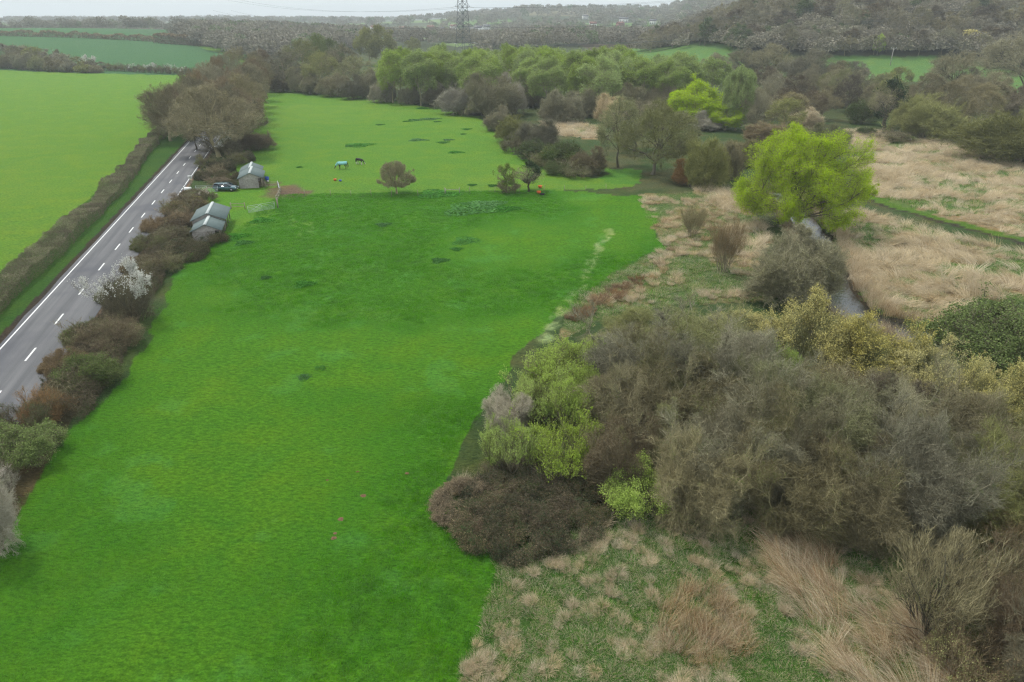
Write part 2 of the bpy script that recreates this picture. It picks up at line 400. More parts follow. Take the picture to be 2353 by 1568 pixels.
GREENS = [WP([(1310, 130), (1480, 108), (1720, 118), (1720, 150), (1500, 160), (1310, 150)]), WP([(1880, 130), (2160, 130), (2160, 190), (1900, 185)]),
          WP([(2180, 150), (2420, 170), (2420, 245), (2190, 225)]), WP([(1000, 105), (1240, 115), (1240, 130), (1000, 128)]), WP([(1760, 590), (1720, 520), (1660, 520), (1700, 640)]),
          WP([(1390, 385), (1480, 392), (1480, 425), (1390, 420)])]
def line_d(x, y, pts):
    d = np.full(np.shape(x), 1e9)
    for (a, b) in zip(pts[:-1], pts[1:]):
        vx, vy = b[0] - a[0], b[1] - a[1]; t = np.clip(((x - a[0]) * vx + (y - a[1]) * vy) / (vx * vx + vy * vy), 0, 1)
        d = np.minimum(d, np.hypot(x - a[0] - t * vx, y - a[1] - t * vy))
    return d
def road_s(x, y): return (x - P_ROAD[0]) * RN[0] + (y - P_ROAD[1]) * RN[1]
FENCE_PTS = WP([(640, 451), (760, 450), (900, 452), (1080, 444), (1250, 441), (1440, 437)])
def build_ground():
    rr = [0.0]; r = 6.0
    while r < 6800: rr.append(r); r = r * 1.0085 + .0
    rr = np.array(rr[1:]); aa = np.radians(np.concatenate([np.linspace(-100, -46, 28)[:-1], np.linspace(-46, 46, 560), np.linspace(46, 100, 28)[1:]]))
    # rings are centred a little behind and below the drone so that the sheet also passes under it
    R_, A_ = np.meshgrid(rr, aa, indexing='ij'); X = np.sin(A_) * R_; Y = np.cos(A_) * R_ - 2
    wx = X + 2.2 * (fbm(X, Y, .22, 3) - .5) * np.clip(R_ / 60, .4, 3); wy = Y + 2.2 * (fbm(X + 90, Y + 40, .22, 3) - .5) * np.clip(R_ / 60, .4, 3)
    rs = road_s(X, Y); flat = S((np.abs(rs + 1) - 9) / 6)
    Z = H(X, Y) + (fbm(X, Y, .05, 3) - .5) * .5 * flat * S((200 - R_) / 80)
    C = np.zeros(X.shape + (3,)); far = S((R_ - 520) / 120) * (1 - (X < -140) * (Y < 960) * (X > -1300)) * (1 - (X > 60) * (Y < 700))
    def put(mask, c):
        m = np.asarray(mask, float)[..., None]; C[:] = C * (1 - m) + np.array(c) * m
    put(np.ones_like(X), (.055, .095, .03))
    n = fbm(X, Y, .12, 3)
    put(S((n - .45) / .2) * .5, (.14, .13, .07))
    put((rs > 9.5) & (Y < 640), (.115, .25, .022))
    n2 = fbm(X, Y, .02, 3); put(((rs > 9.5) & (Y < 460)) * S((n2 - .4) / .3) * .4, (.15, .275, .026))
    put(in_poly(wx, wy, DARKF), (.045, .14, .045))
    put(in_poly(wx, wy, HF), (.105, .245, .024)); put(in_poly(wx, wy, HF) * S((fbm(X, Y, .035, 3) - .45) / .2) * .6, (.135, .265, .03))
    near = in_poly(wx, wy, NF)
    put(near, (.06, .20, .010)); put(near * S((fbm(X, Y, .05, 4) - .45) / .18) * .4, (.09, .225, .010))
    put(near * S((fbm(X + 200, Y, .3, 4) - .62) / .1) * .45, (.085, .27, .04))
    put(in_poly(wx, wy, PADD), (.10, .25, .02))
    for gi, g in enumerate(GREENS): put(in_poly(wx, wy, g), (.09, .24, .03) if gi > 3 else (.10, .21, .05))
    put(in_poly(wx, wy, ROUGH), (.06, .13, .025))
    put(in_poly(wx, wy, MIXR), (.09, .15, .04))
    put(in_poly(wx, wy, MIXR) * S((fbm(X, Y, .16, 3) - .45) / .12) * .6, (.30, .22, .12))
    for g in REED: put(in_poly(wx, wy, g), (.27, .215, .12)); put(in_poly(wx, wy, g) * S((fbm(X, Y, .2, 3) - .5) / .08) * .8, (.07, .17, .03))
    td = line_d(wx, wy, TRACK); put(S((1.6 - td) / .4), (.085, .175, .018))
    tw = np.array(TRACK) + np.array([-.8, -2.6]); put(S((.8 - line_d(wx, wy, [tuple(q) for q in tw])) / .3), (.05, .045, .03))
    # verge beside the road, soil strip
    put((rs > 3.0) & (rs < 12) & (Y < 420), (.045, .12, .016)); put((rs > 3.6) & (rs < 4.7) & (Y < 420), (.05, .042, .032))
    put((rs < -3.0) & (rs > -4.2) & (Y < 420), (.16, .12, .09)); put((rs <= -4.2) & (rs > -7.5) & (Y < 125), (.09, .08, .04))
    # muddy gateway, fence ditch
    for (u, v, rd, c) in ((650, 440, 4.5, (.16, .11, .075)), (665, 443, 4, (.16, .11, .075)), (612, 424, 2.2, (.15, .10, .07)), (600, 418, 2., (.15, .10, .07))):
        q = g2(u, v); put(S((rd - np.hypot(wx - q[0], (wy - q[1]) * .8)) / 1.6) * .85, c)
    put(S((.7 - line_d(wx, wy, FENCE_PTS)) / .5) * .6, (.05, .06, .03))
    # worn tracks in the near field
    tp = WP([(1405, 530), (1380, 570), (1340, 640), (1290, 720), (1255, 785)]); put(S((1.0 - line_d(wx, wy, tp)) / .8) * .8 * S((vnoise(X, Y, 1.3) - .2) / .4), (.30, .40, .16))
    for du in (0, 24):
        tp = WP([(676 + du, 486), (678 + du, 515), (682 + du, 545)]); put(S((.45 - line_d(wx, wy, tp)) / .4) * .35, (.2, .34, .08))
    rv = river_d(wx, wy); put(S((2.6 - rv) / .6), (.05, .045, .03))
    put((X > 60) * S((Y - 395) / 20) * (Y < 700) * (1 - sum(in_poly(wx, wy, g) for g in GREENS)), (.085, .075, .05)); put((X < -140) & (Y > 640) & (Y < 960) & ~in_poly(wx, wy, DARKF), (.05, .13, .05))
    wood = np.clip(S((Y - 215) / 30) * S((520 - Y) / 60) * (X > -20) * (1 - in_poly(wx, wy, HF)) * (1 - sum(in_poly(wx, wy, g) for g in GREENS)) * (1 - in_poly(wx, wy, REED[0])), 0, 1)
    put(wood * .8, (.06, .085, .03))
    NR, NA = X.shape; V = np.stack([X, Y, Z], -1).reshape(-1, 3)
    i = np.arange(NR - 1)[:, None] * NA + np.arange(NA - 1)[None]
    F = np.stack([i, i + NA, i + NA + 1, i + 1], -1).reshape(-1, 4)
    A = Acc(); A.add(V, F)
    # sheet behind and under the viewpoint
    m, t, b = newmat('ground_cover', .95, .1)
    me = A.mesh('ground', ['ground_cover'], smooth=True)
    ca = me.attributes.new('Col', 'FLOAT_COLOR', 'POINT'); ca.data.foreach_set('color', np.concatenate([C.reshape(-1, 3), far.reshape(-1, 1)], 1).astype(np.float32).ravel())
    at_ = t.nodes.new('ShaderNodeAttribute'); at_.attribute_name = 'Col'
    ge = t.nodes.new('ShaderNodeNewGeometry'); pos = ge.outputs['Position']
    # streaky wind-combed mapping for the small scales
    mp2 = t.nodes.new('ShaderNodeMapping'); mp2.inputs['Scale'].default_value = (1, 2.2, 1); mp2.inputs['Rotation'].default_value = (0, 0, .5); t.links.new(pos, mp2.inputs[0])
    c = at_.outputs['Color']
    c = mixc(t, c, (1.7, 1.15, .7), mth(t, 'MULTIPLY', ramp(t, noise(t, .16, 6, pos, .65), .45, .75), .6), 'MULTIPLY')
    c = mixc(t, c, (.62, .85, 1.15), mth(t, 'MULTIPLY', ramp(t, noise(t, .5, 6, mp2.outputs[0], .7), .5, .75), .6), 'MULTIPLY')
    n3 = noise(t, 2.2, 5, mp2.outputs[0], .75); n4 = noise(t, 9, 4, pos, .7)
    c = mixc(t, c, ramp(t, n3, .32, .68, (.5, .55, .5), (1.45, 1.38, 1.35)), 1, 'MULTIPLY')
    c = mixc(t, c, ramp(t, n4, .3, .7, (.7, .72, .7), (1.3, 1.25, 1.3)), 1, 'MULTIPLY')
    vo = t.nodes.new('ShaderNodeTexVoronoi'); vo.inputs['Scale'].default_value = 1 / 170; t.links.new(pos, vo.inputs['Vector'])
    sp = t.nodes.new('ShaderNodeSeparateColor'); t.links.new(vo.outputs['Color'], sp.inputs[0])
    fr = t.nodes.new('ShaderNodeValToRGB'); t.links.new(sp.outputs[0], fr.inputs[0]); e = fr.color_ramp.elements; fr.color_ramp.interpolation = 'CONSTANT'
    e[0].color = (.06, .075, .035, 1); e[1].position = .45; e[1].color = (.11, .19, .045, 1)
    for p_, cc in ((.6, (.09, .10, .05, 1)), (.75, (.15, .22, .07, 1)), (.88, (.2, .18, .1, 1))): q = e.new(p_); q.color = cc
    c = mixc(t, c, fr.outputs[0], at_.outputs['Alpha'])
    t.links.new(c, b.inputs['Base Color'])
    bump(t, b, mth(t, 'ADD', n3, mth(t, 'MULTIPLY', n4, .35)), .5, .8)
    o = obj('ground', me); tag(o, kind='structure')
build_ground()

def rp(s, l, z=0):
    """point at l metres along the road and s metres left of its centre line"""
    q = P_ROAD + RD * l + RN * s; return (q[0], q[1], z)
def build_road():
    m, t, b = newmat('asphalt', .8, .25)
    tcn = t.nodes.new('ShaderNodeTexCoord'); sx = t.nodes.new('ShaderNodeSeparateXYZ'); t.links.new(tcn.outputs['Object'], sx.inputs[0])
    mpp_ = t.nodes.new('ShaderNodeMapping'); mpp_.inputs['Scale'].default_value = (1, .04, 1); t.links.new(tcn.outputs['Object'], mpp_.inputs[0])
    st = noise(t, 1.3, 3, mpp_.outputs[0]); fine = noise(t, 14, 3, tcn.outputs['Object'])
    big = noise(t, .09, 3, tcn.outputs['Object'])
    wn = t.nodes.new('ShaderNodeMath'); wn.operation = 'SINE'; t.links.new(mth(t, 'MULTIPLY', sx.outputs[0], 3.5), wn.inputs[0])
    c = mixc(t, (.09, .091, .096), (.145, .145, .148), ramp(t, st, .3, .7))
    c = mixc(t, c, (.19, .185, .19), mth(t, 'MULTIPLY', ramp(t, wn.outputs[0], .0, 1.), .3))
    c = mixc(t, c, (.075, .077, .09), mth(t, 'MULTIPLY', ramp(t, big, .5, .66), .75))
    c = mixc(t, c, ramp(t, fine, .3, .7, (.85, .85, .85), (1.12, 1.12, 1.12)), 1, 'MULTIPLY')
    t.links.new(c, b.inputs['Base Color']); bump(t, b, fine, .01, .4)
    A = Acc(); ls = np.arange(-150, 330, 2.0); V = []
    for l in ls:
        k = vnoise(l, 3, .3) * .25
        V += [(-3.75 + k * 0 - vnoise(l, 9, .25) * .3, l, .06), (3.55 + vnoise(l, 5, .3) * .12, l, .06)]
    A.add(V, [(2 * i, 2 * i + 1, 2 * i + 3, 2 * i + 2) for i in range(len(ls) - 1)])
    rz = math.radians(15.4); o = obj('road', A.mesh('road', ['asphalt']), None, (P_ROAD[0], P_ROAD[1], 0), rz)
    # local +x points to the right of the road, +y along it
    tag(o, kind='structure')
    plain('road_paint', (.72, .72, .70), .6, .3, 0, .15, 3)
    A = Acc()
    for k in range(-9, 30):
        y = k * 9.0 + .0; A.add([(-.09, y - 1.5, .066), (.09, y - 1.5, .066), (.09, y + 1.5, .066), (-.09, y + 1.5, .066)], [(0, 1, 2, 3)])
    A.add([(-3.42, -150, .066), (-3.27, -150, .066), (-3.27, 320, .066), (-3.42, 320, .066)], [(0, 1, 2, 3)])
    return o, A
road, RA = build_road()
# ------------------------------------------------------------------ road markings, water, hedges
RA.add([(3.2, 14, .066), (3.34, 14, .066), (3.34, 320, .066), (3.2, 320, .066)], [(0, 1, 2, 3)])
for k in range(5): y = 2.2 + k * 2.4; RA.add([(3.2, y, .066), (3.34, y, .066), (3.34, y + 1.4, .066), (3.2, y + 1.4, .066)], [(0, 1, 2, 3)])
ln = obj('road_markings', RA.mesh('road_markings', ['road_paint']), None, road.location, road.rotation_euler[2]); tag(ln, kind='structure')

def build_water():
    m, t, b = newmat('stream_water', .06, .5); b.inputs['Base Color'].default_value = (.035, .035, .03, 1)
    ge = t.nodes.new('ShaderNodeNewGeometry'); bump(t, b, noise(t, 1.6, 3, ge.outputs['Position']), .06, .5)
    P = np.array(RIVER); d = np.gradient(P, axis=0); n = np.stack([-d[:, 1], d[:, 0]], 1); n /= np.linalg.norm(n, axis=1)[:, None]
    A = Acc(); a = P - n * 2.5; b2 = P + n * 2.5; V = []
    for i in range(len(P)): V += [(a[i][0], a[i][1], -.38), (b2[i][0], b2[i][1], -.38)]
    A.add(V, [(2 * i, 2 * i + 1, 2 * i + 3, 2 * i + 2) for i in range(len(P) - 1)])
    tag(obj('stream', A.mesh('stream', ['stream_water'])), kind='structure')
build_water()

def hedge_mesh(name, pts, wdt, ht, dens, mats, seed, tl=.35, tw=.02, split=None, rag=.25, zf=H0, lsz=.06, lfrac=.25, mound=False):
    """clipped hedge along pts: twigs over its whole section; mats = core twig, top twig, leaf"""
    rng = np.random.default_rng(seed); A = Acc(); P = np.array(pts, float)
    seg = np.diff(P, axis=0); Ls = np.linalg.norm(seg, axis=1); cum = np.concatenate([[0], np.cumsum(Ls)]); N = int(cum[-1] * dens)
    u = rng.uniform(0, cum[-1], N); i = np.clip(np.searchsorted(cum, u) - 1, 0, len(seg) - 1); d = seg[i] / Ls[i][:, None]
    base = P[i] + d * (u - cum[i])[:, None]; nn = np.stack([-d[:, 1], d[:, 0]], 1)
    hh = ht * (1 - rag * .6 + rag * 1.4 * fbm(base[:, 0], base[:, 1], .25, 3)); ww = wdt * (1 - rag * .5 + rag * fbm(base[:, 0] + 50, base[:, 1], .3, 3))
    q = rng.random(N); s = rng.uniform(-.5, .5, N); z = rng.uniform(0, 1, N)
    z = np.where(q < .45, rng.uniform(.86, 1.0, N), z); s = np.where(q > .7, np.sign(s) * rng.uniform(.4, .5, N), s)
    if mound: z = z * np.sqrt(np.clip(1 - (2 * s) ** 2 * .85, .05, 1))
    xy = base + nn * (s * ww)[:, None]; Z = zf(xy[:, 0], xy[:, 1])
    C = np.stack([xy[:, 0], xy[:, 1], Z + z * hh], 1)
    D = norm(rng.normal(size=(N, 3)) + np.array([0, 0, .8]) * (z > .8)[:, None]); top = z > .8
    tn = rng.uniform(0, 1, N)
    ln_ = rng.uniform(.4, 1.2, N) * tl
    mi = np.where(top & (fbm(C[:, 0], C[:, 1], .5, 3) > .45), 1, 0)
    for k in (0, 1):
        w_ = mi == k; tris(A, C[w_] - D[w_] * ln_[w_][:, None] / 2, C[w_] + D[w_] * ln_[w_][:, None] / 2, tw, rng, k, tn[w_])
    lf = (rng.random(N) < lfrac) & (fbm(C[:, 0] + 30, C[:, 1], .35, 3) > .42); leaves(A, C[lf] + rng.normal(size=(lf.sum(), 3)) * .05, lsz, rng, 2, rng.uniform(0, 1, lf.sum()), 1.5, .5)
    return A.mesh(name, mats)
hp = [rp(8.3, l) [:2] for l in (-120, -60, -20, 0)] + [rp(9.3, 22)[:2], rp(11, 45)[:2], rp(12.5, 70)[:2], rp(13, 110)[:2]]
tag(obj('hedge', hedge_mesh('hedge', hp, 3.4, 1.6, 1100, ['twig_dark', 'twig_brown', 'leaf_moss'], 5, .35, .028, rag=1.0, lfrac=.8)),
    'flail-cut brown hedge with flat mottled top between road verge and pale green field', 'hedge')

# ------------------------------------------------------------------ kinds of plant
BK = ('bark', 'twig_brown')
kind('oak', (11, 12, 13), Ht=14, W=15, n=(18, 9, 8, 7, 5), tr=.026, trunk=.45, cz=.5, base=.16, tw=.035, curve=.4, lean=.1, mats=BK)
kind('ash', (21, 22, 23), Ht=15, W=10.5, n=(16, 8, 7, 5, 4), tr=.016, trunk=.75, cz=.55, base=.12, tw=.045, lean=.06, mats=BK)
kind('sallow', (31, 32, 33), leaf=[('twig_olive', .5, .05, 1.5, 0, .2, .02)], Ht=7, W=8, stems=18, n=(11, 9, 8, 6), tr=.010, trunk=.9, cz=.35, base=-.3, baser=1.2, tw=.022, fine=1.1, upb=.3, mats=BK, wob=.6)
kind('goatwillow', (41, 42, 43, 44), leaf=[('leaf_moss', .7, .04, 1.6, .9, .2, .02)], Ht=8, W=9, stems=20, n=(11, 9, 9, 6), tr=.009, trunk=.95, cz=.38, base=-.3, baser=1.6, tw=.017, fine=1.0, upb=.1, curve=.45, mats=BK, wob=.95, l2=.22)
kind('catkin_willow', (51, 52), Ht=8, W=9, stems=14, n=(10, 8, 7, 5), tr=.010, trunk=.95, cz=.38, base=-.3, baser=1.5, tw=.018, upb=.35, mats=BK, wob=.5,
     leaf=[('leaf_catkin', 2.2, .10, 1.7, 0, .3, .04)])
kind('osier', (61, 62, 63), Ht=5, W=5, stems=34, n=(8, 6, 5), tr=.008, trunk=1.0, cz=.35, base=-.3, baser=1.3, tw=.018, upb=1.7, curve=.08, mats=('bark', 'twig_olive'), wob=.8, l2=.34,
     leaf=[('leaf_osier', 7, .075, 2.8, 0, 2.0, .02)])
kind('bramble', (71, 72), Ht=1.8, W=5, stems=70, n=(9, 8, 6), tr=.006, trunk=1.1, cz=.3, base=-.5, baser=2.2, tw=.014, upb=.0, curve=.7, mats=('twig_dark', 'twig_dark'), wob=.3, l2=.35,
     leaf=[('leaf_dark', 1.2, .05, 1.4, 0, 0, .05), ('twig_rust', .6, .05, 1.4, 2.0, 0, .05)])
kind('thicket', (81, 82, 83), Ht=3, W=4, stems=26, n=(8, 7, 6), tr=.008, trunk=1.0, cz=.35, base=-.4, baser=1.4, tw=.016, upb=.4, curve=.4, mats=('twig_dark', 'twig_brown'), wob=.9, l2=.3,
     leaf=[('leaf_moss', 1.5, .05, 1.5, 1.1, .3, .06)])
kind('leafy_bush', (91, 92), Ht=4, W=4.5, stems=16, n=(8, 7, 6), tr=.010, trunk=1.0, cz=.38, base=-.4, baser=1., tw=.02, upb=.2, mats=('bark_dark', 'twig_brown'), wob=.5,
     leaf=[('leaf_green', 6, .085, 1.5, 0, .3, .1)])
kind('blackthorn', (101, 102), Ht=4, W=5, stems=22, n=(9, 8, 7), tr=.009, trunk=1.0, cz=.35, base=-.4, baser=1.2, tw=.016, upb=.4, mats=('bark_dark', 'twig_brown'), wob=.7,
     leaf=[('blossom', 9, .075, 1.2, 1.9, .3, .06)])
kind('spring_tree', (111, 112, 113), Ht=17, W=12, n=(16, 8, 7, 5, 3), tr=.016, trunk=.7, cz=.55, base=.1, tw=.05, mats=('bark', 'twig_olive'), wob=.5,
     leaf=[('leaf_spring', 2.2, .30, 1.8, 0, .4, .3)])
kind('crown_willow', (121,), Ht=16, W=21, n=(28, 10, 9, 7, 4), tr=.028, trunk=.22, cz=.42, base=.10, tw=.03, mats=('bark_dark', 'twig_olive'), wob=.3, curve=.35, bstart=.45, l2=.24,
     leaf=[('leaf_lime', 4.4, .13, 2.0, 0, .2, .13)])
kind('bright_tree', (131, 132), Ht=14, W=12, n=(18, 9, 8, 6, 3), tr=.02, trunk=.5, cz=.5, base=.08, tw=.035, mats=('bark', 'twig_olive'), wob=.5,
     leaf=[('leaf_lime', 3.2, .22, 2.0, 0, .2, .2)])
kind('ivy_tree', (141, 142), Ht=8, W=6, n=(14, 7, 6, 5, 3), tr=.03, trunk=.6, cz=.6, base=.25, tw=.025, mats=('bark_dark', 'twig_brown'), wob=.8,
     leaf=[('leaf_dark', 3.0, .17, 1.3, .9, 0, .15)])
kind('field_tree', (151,), Ht=6.5, W=9, n=(20, 10, 9, 8, 6), tr=.035, trunk=.3, cz=.5, base=.25, tw=.022, lean=.35, mats=('bark', 'twig_grey'), wob=.15, curve=.35, bstart=.55, l2=.22)
kind('whip_willow', (181, 182), Ht=5, W=5, stems=16, n=(7, 6, 5, 3), tr=.010, trunk=1.0, cz=.35, base=-.3, baser=.7, tw=.014, upb=.8, curve=.15, mats=('bark', 'twig_brown'), wob=.6, l2=.28)
# far ones: one mesh each, coarser twigs
kind('woodland_tree', (161, 162, 163, 164), single=True, Ht=14, W=11, n=(15, 8, 7, 6), tr=.014, trunk=.7, cz=.52, base=.06, tw=.10, fine=1.3, mats=('bark', 'twig_far'), wob=.5)
kind('woodland_green', (171, 172), single=True, Ht=14, W=11, n=(11, 6, 5, 4), tr=.014, trunk=.7, cz=.52, base=.02, tw=.09, mats=('bark_dark', 'twig_far'), wob=.6,
     leaf=[('leaf_green', 4, .5, 1.5, 0, .2, .4)])

TW = lambda m: {'twig_brown': m}
# ------------------------------------------------------------------ big trees beside the road
rng = np.random.default_rng(77)
k = 0
AV = [(-6.5, 44, 16, 22), (-9, 58, 15, 17), (-8, 72, 15.5, 16), (8.5, 72, 14, 15), (-8, 82, 14.5, 14), (8, 80, 13, 13), (-9, 97, 15, 14), (7.5, 95, 13, 12), (-8, 112, 15, 13),
      (8, 112, 14, 13), (-8, 128, 15, 13), (8, 130, 14, 12), (-8, 146, 15, 13), (8, 150, 14.5, 12), (-8, 166, 15.5, 13), (8, 172, 14, 12), (-8, 190, 15.5, 13), (8, 196, 15, 12), (-7, 215, 16, 13), (8, 222, 15, 12), (-7, 240, 16, 13), (5, 262, 16, 14)]
for i, (s, l, h, wd) in enumerate(AV):
    q = rp(s, l)[:2]
    lab = 'huge spreading bare brown tree arching over the road where it disappears from view' if i == 0 else \
        ('bare brown roadside tree beyond the huge one, on the shed side' if s < 0 else 'bare brown roadside tree beyond the huge one, on the pale field side')
    plant('oak', q, h, wd, lab, group=None if i == 0 else 'bare trees lining the far road', swaps={'twig_brown': ('twig_brown', 'twig_brown', 'twig_rust')[i % 3] if i != 0 else 'twig_brown'})
at(452, 345, 262, 46, 'ivy_tree', 'dark ivy-covered trunk standing tight against the road edge under the huge bare tree')
at(585, 345, 300, 80, 'sallow', 'rusty brown bush under the huge bare roadside tree, above the upper shed', cat='bush', swaps=TW('twig_rust'))
at(512, 358, 305, 85, 'blackthorn', 'twiggy bush with white blossom beneath the huge bare roadside tree', cat='bush')
# brown growth between road and paddock
for i, (u, v, vt, wd, kd, sw) in enumerate([(478, 385, 352, 50, 'thicket', {}), (510, 395, 362, 60, 'bramble', {}), (540, 380, 345, 60, 'thicket', {}), (490, 405, 378, 50, 'thicket', {'leaf_moss': 'twig_rust'}),
                                          (525, 412, 392, 60, 'bramble', {}), (560, 372, 342, 50, 'bramble', {}), (465, 412, 390, 36, 'bramble', {}), (500, 422, 404, 55, 'thicket', {'leaf_moss': 'twig_rust', 'twig_brown': 'twig_rust'}), (545, 430, 412, 50, 'bramble', {})]):
    at(u, v, vt, wd, kd, 'low brown thicket in the scrub between the road, the parked car and the upper shed', cat='bush', group='scrub beside the parked car', swaps=sw)
# strip of scrub between the road and the near field
tag(obj('hedge', hedge_mesh('hedge', [rp(-6.4, l)[:2] for l in (-78, -55, -30, -12, 4)], 4.6, 1.5, 900, ['twig_dark', 'twig_brown', 'leaf_moss'], 15, .6, .03, rag=1.0, mound=True, lfrac=.3)), 'unkempt low brown hedge running between the tarmac and the near field', 'hedge')
STRIP = [(430, 462, 425, 60, 'thicket', {'twig_brown': 'twig_rust', 'leaf_moss': 'twig_rust'}, 'rusty bush at the field gateway beside the white board'),
         (455, 478, 440, 50, 'thicket', {'twig_brown': 'twig_rust'}, 'brown bush just behind the lower shed'),
         (400, 492, 440, 70, 'thicket', {'twig_brown': 'twig_rust'}, 'rust-brown bush by the road, up the verge from the lower shed'),
         (425, 520, 462, 70, 'thicket', {'twig_brown': 'twig_rust', 'leaf_moss': 'twig_rust'}, 'reddish bush touching the hidden side of the lower shed'),
         (370, 528, 480, 70, 'bramble', {'leaf_dark': 'twig_rust', 'twig_dark': 'twig_rust'}, 'low russet brambles at the tarmac edge beside the lower shed'),
         (395, 560, 505, 80, 'thicket', {}, 'green-topped bush on the road side of the dark bramble bank'),
         (455, 560, 515, 110, 'bramble', {}, 'dark bramble bank below the lower shed, next to the field'),
         (425, 590, 535, 100, 'bramble', {}, 'dark bramble mound downhill from the lower shed, nearer the white blossom'),
         (345, 572, 525, 70, 'bramble', {'leaf_dark': 'leaf_moss', 'twig_dark': 'twig_brown'}, 'low brambles spilling toward the road above the white blossom bush'),
         (375, 620, 560, 95, 'thicket', {'leaf_moss': 'leaf_green'}, 'olive green bush just above the white blossom bush'),
         (318, 622, 575, 70, 'bramble', {'leaf_dark': 'twig_rust', 'twig_dark': 'twig_rust'}, 'brown bramble patch between tarmac and white blossom bush'),
         (272, 690, 640, 80, 'bramble', {'leaf_dark': 'leaf_moss', 'twig_dark': 'twig_brown'}, 'brown brambles at the road edge below the white blossom bush'),
         (255, 800, 700, 130, 'thicket', {'twig_brown': 'twig_rust', 'leaf_moss': 'twig_olive'}, 'russet bush below the white blossom, above the green one'),
         (205, 780, 720, 100, 'bramble', {'leaf_dark': 'leaf_moss'}, 'greenish bramble patch at the road edge above the round green bush'),
         (215, 880, 775, 120, 'leafy_bush', {'leaf_green': 'leaf_moss'}, 'round moss-green bush in the roadside scrub'),
         (155, 850, 790, 100, 'bramble', {'leaf_dark': 'twig_rust', 'twig_dark': 'twig_rust'}, 'brown brambles on the tarmac side of the round green bush'),
         (110, 960, 850, 110, 'thicket', {'twig_brown': 'straw_rust', 'leaf_moss': 'twig_rust', 'twig_dark': 'twig_rust'}, 'tall dry straw-coloured clump in the roadside scrub'),
         (40, 1000, 900, 130, 'bramble', {'leaf_dark': 'leaf_green'}, 'green and brown brambles where the road leaves the picture'),
         (55, 1060, 935, 150, 'leafy_bush', {'leaf_green': 'leaf_moss'}, 'large green bush at the picture edge below the dry clump'),
         (-40, 1130, 980, 130, 'thicket', {}, 'dark bush cut by the picture edge above the pale bush'),
         (165, 905, 850, 110, 'bramble', {}, 'dark brambles at the field edge between the green bush and the dry clump')]
for (u, v, vt, wd, kd, sw, lab) in STRIP: at(u, v, vt + (v - vt) * .3, wd * 1.05, kd, lab, cat='bush', swaps=sw)
at(305, 735, 612, 122, 'blackthorn', 'blackthorn bush covered in white blossom on the roadside bank', cat='bush', var=0)
at(480, 462, 432, 42, 'blackthorn', 'small white-blossomed bush beside the parked car gate', cat='bush', swaps={'blossom': 'blossom_pink'}, var=1)
at(-20, 1275, 1085, 150, 'goatwillow', 'pale dry bush cut off by the picture edge at the field corner', cat='bush', swaps={'twig_brown': 'twig_pale'})
at(-25, 1160, 1060, 120, 'blackthorn', 'whitish blossoming twigs above the pale dry bush at the picture edge', cat='bush', swaps={'blossom': 'blossom_pink', 'twig_brown': 'twig_pale'})

# ------------------------------------------------------------------ far side of the pale field
for i, (u, v, vt, wd) in enumerate([(-30, 148, 98, 60), (10, 150, 100, 55), (48, 153, 104, 55), (85, 156, 108, 52), (118, 158, 112, 46), (150, 161, 124, 50), (180, 163, 130, 42), (208, 165, 140, 36), (232, 163, 142, 32)]):
    at(u, v, vt, wd, 'woodland_tree', 'bare olive-brown tree in the copse at the far corner of the pale field', group='copse at the pale field corner', name='copse_tree', swaps={'twig_far': ('twig_olive', 'twig_far', 'twig_grey')[i % 3]})
for (u, v, vt, wd, lab) in ((100, 155, 138, 34, 'bright green bush at the foot of the copse'), (30, 154, 138, 40, 'mossy green bush low in the copse near the picture edge'), (205, 166, 150, 30, 'dark green bush at the end of the copse')):
    at(u, v, vt, wd, 'leafy_bush', lab, cat='bush', swaps={'leaf_green': 'leaf_moss'})
at(205, 158, 128, 34, 'blackthorn', 'white blossoming bush amid the copse at the far field corner', cat='bush')
for i, u in enumerate(range(246, 452, 15)):
    vv = 162 + (u - 240) * .055
    wh = i in (4, 7, 10, 12)
    at(u, vv, vv - (17 + 7 * vnoise(i, 1, 1.7)), 24, 'blackthorn' if wh else 'thicket', 'hedge bush flecked with white blossom along the far side of the pale field' if wh else 'green-brown bush in the hedge along the far side of the pale field', cat='bush', group='far hedge bushes with blossom' if wh else 'far hedge bushes')
tag(obj('hedge', hedge_mesh('hedge', [tuple(g2(*q)) for q in ((-80, 81), (60, 84), (200, 88), (360, 96))], 6, 3.6, 60, ['twig_dark', 'twig_rust', 'leaf_green'], 8, 1.8, .35, rag=1.4, lsz=.5)), 'thin dark hedge crossing between the two dark green crop fields', 'hedge')
tag(obj('hedge', hedge_mesh('hedge', [tuple(g2(*q)) for q in ((360, 99), (440, 104), (530, 111))], 7, 7.5, 160, ['twig_dark', 'twig_rust', 'twig_dark'], 9, 1.8, .35, rag=.2, lsz=.4)), 'tall trimmed dark brown hedge with a flat top beyond the crop field', 'hedge')

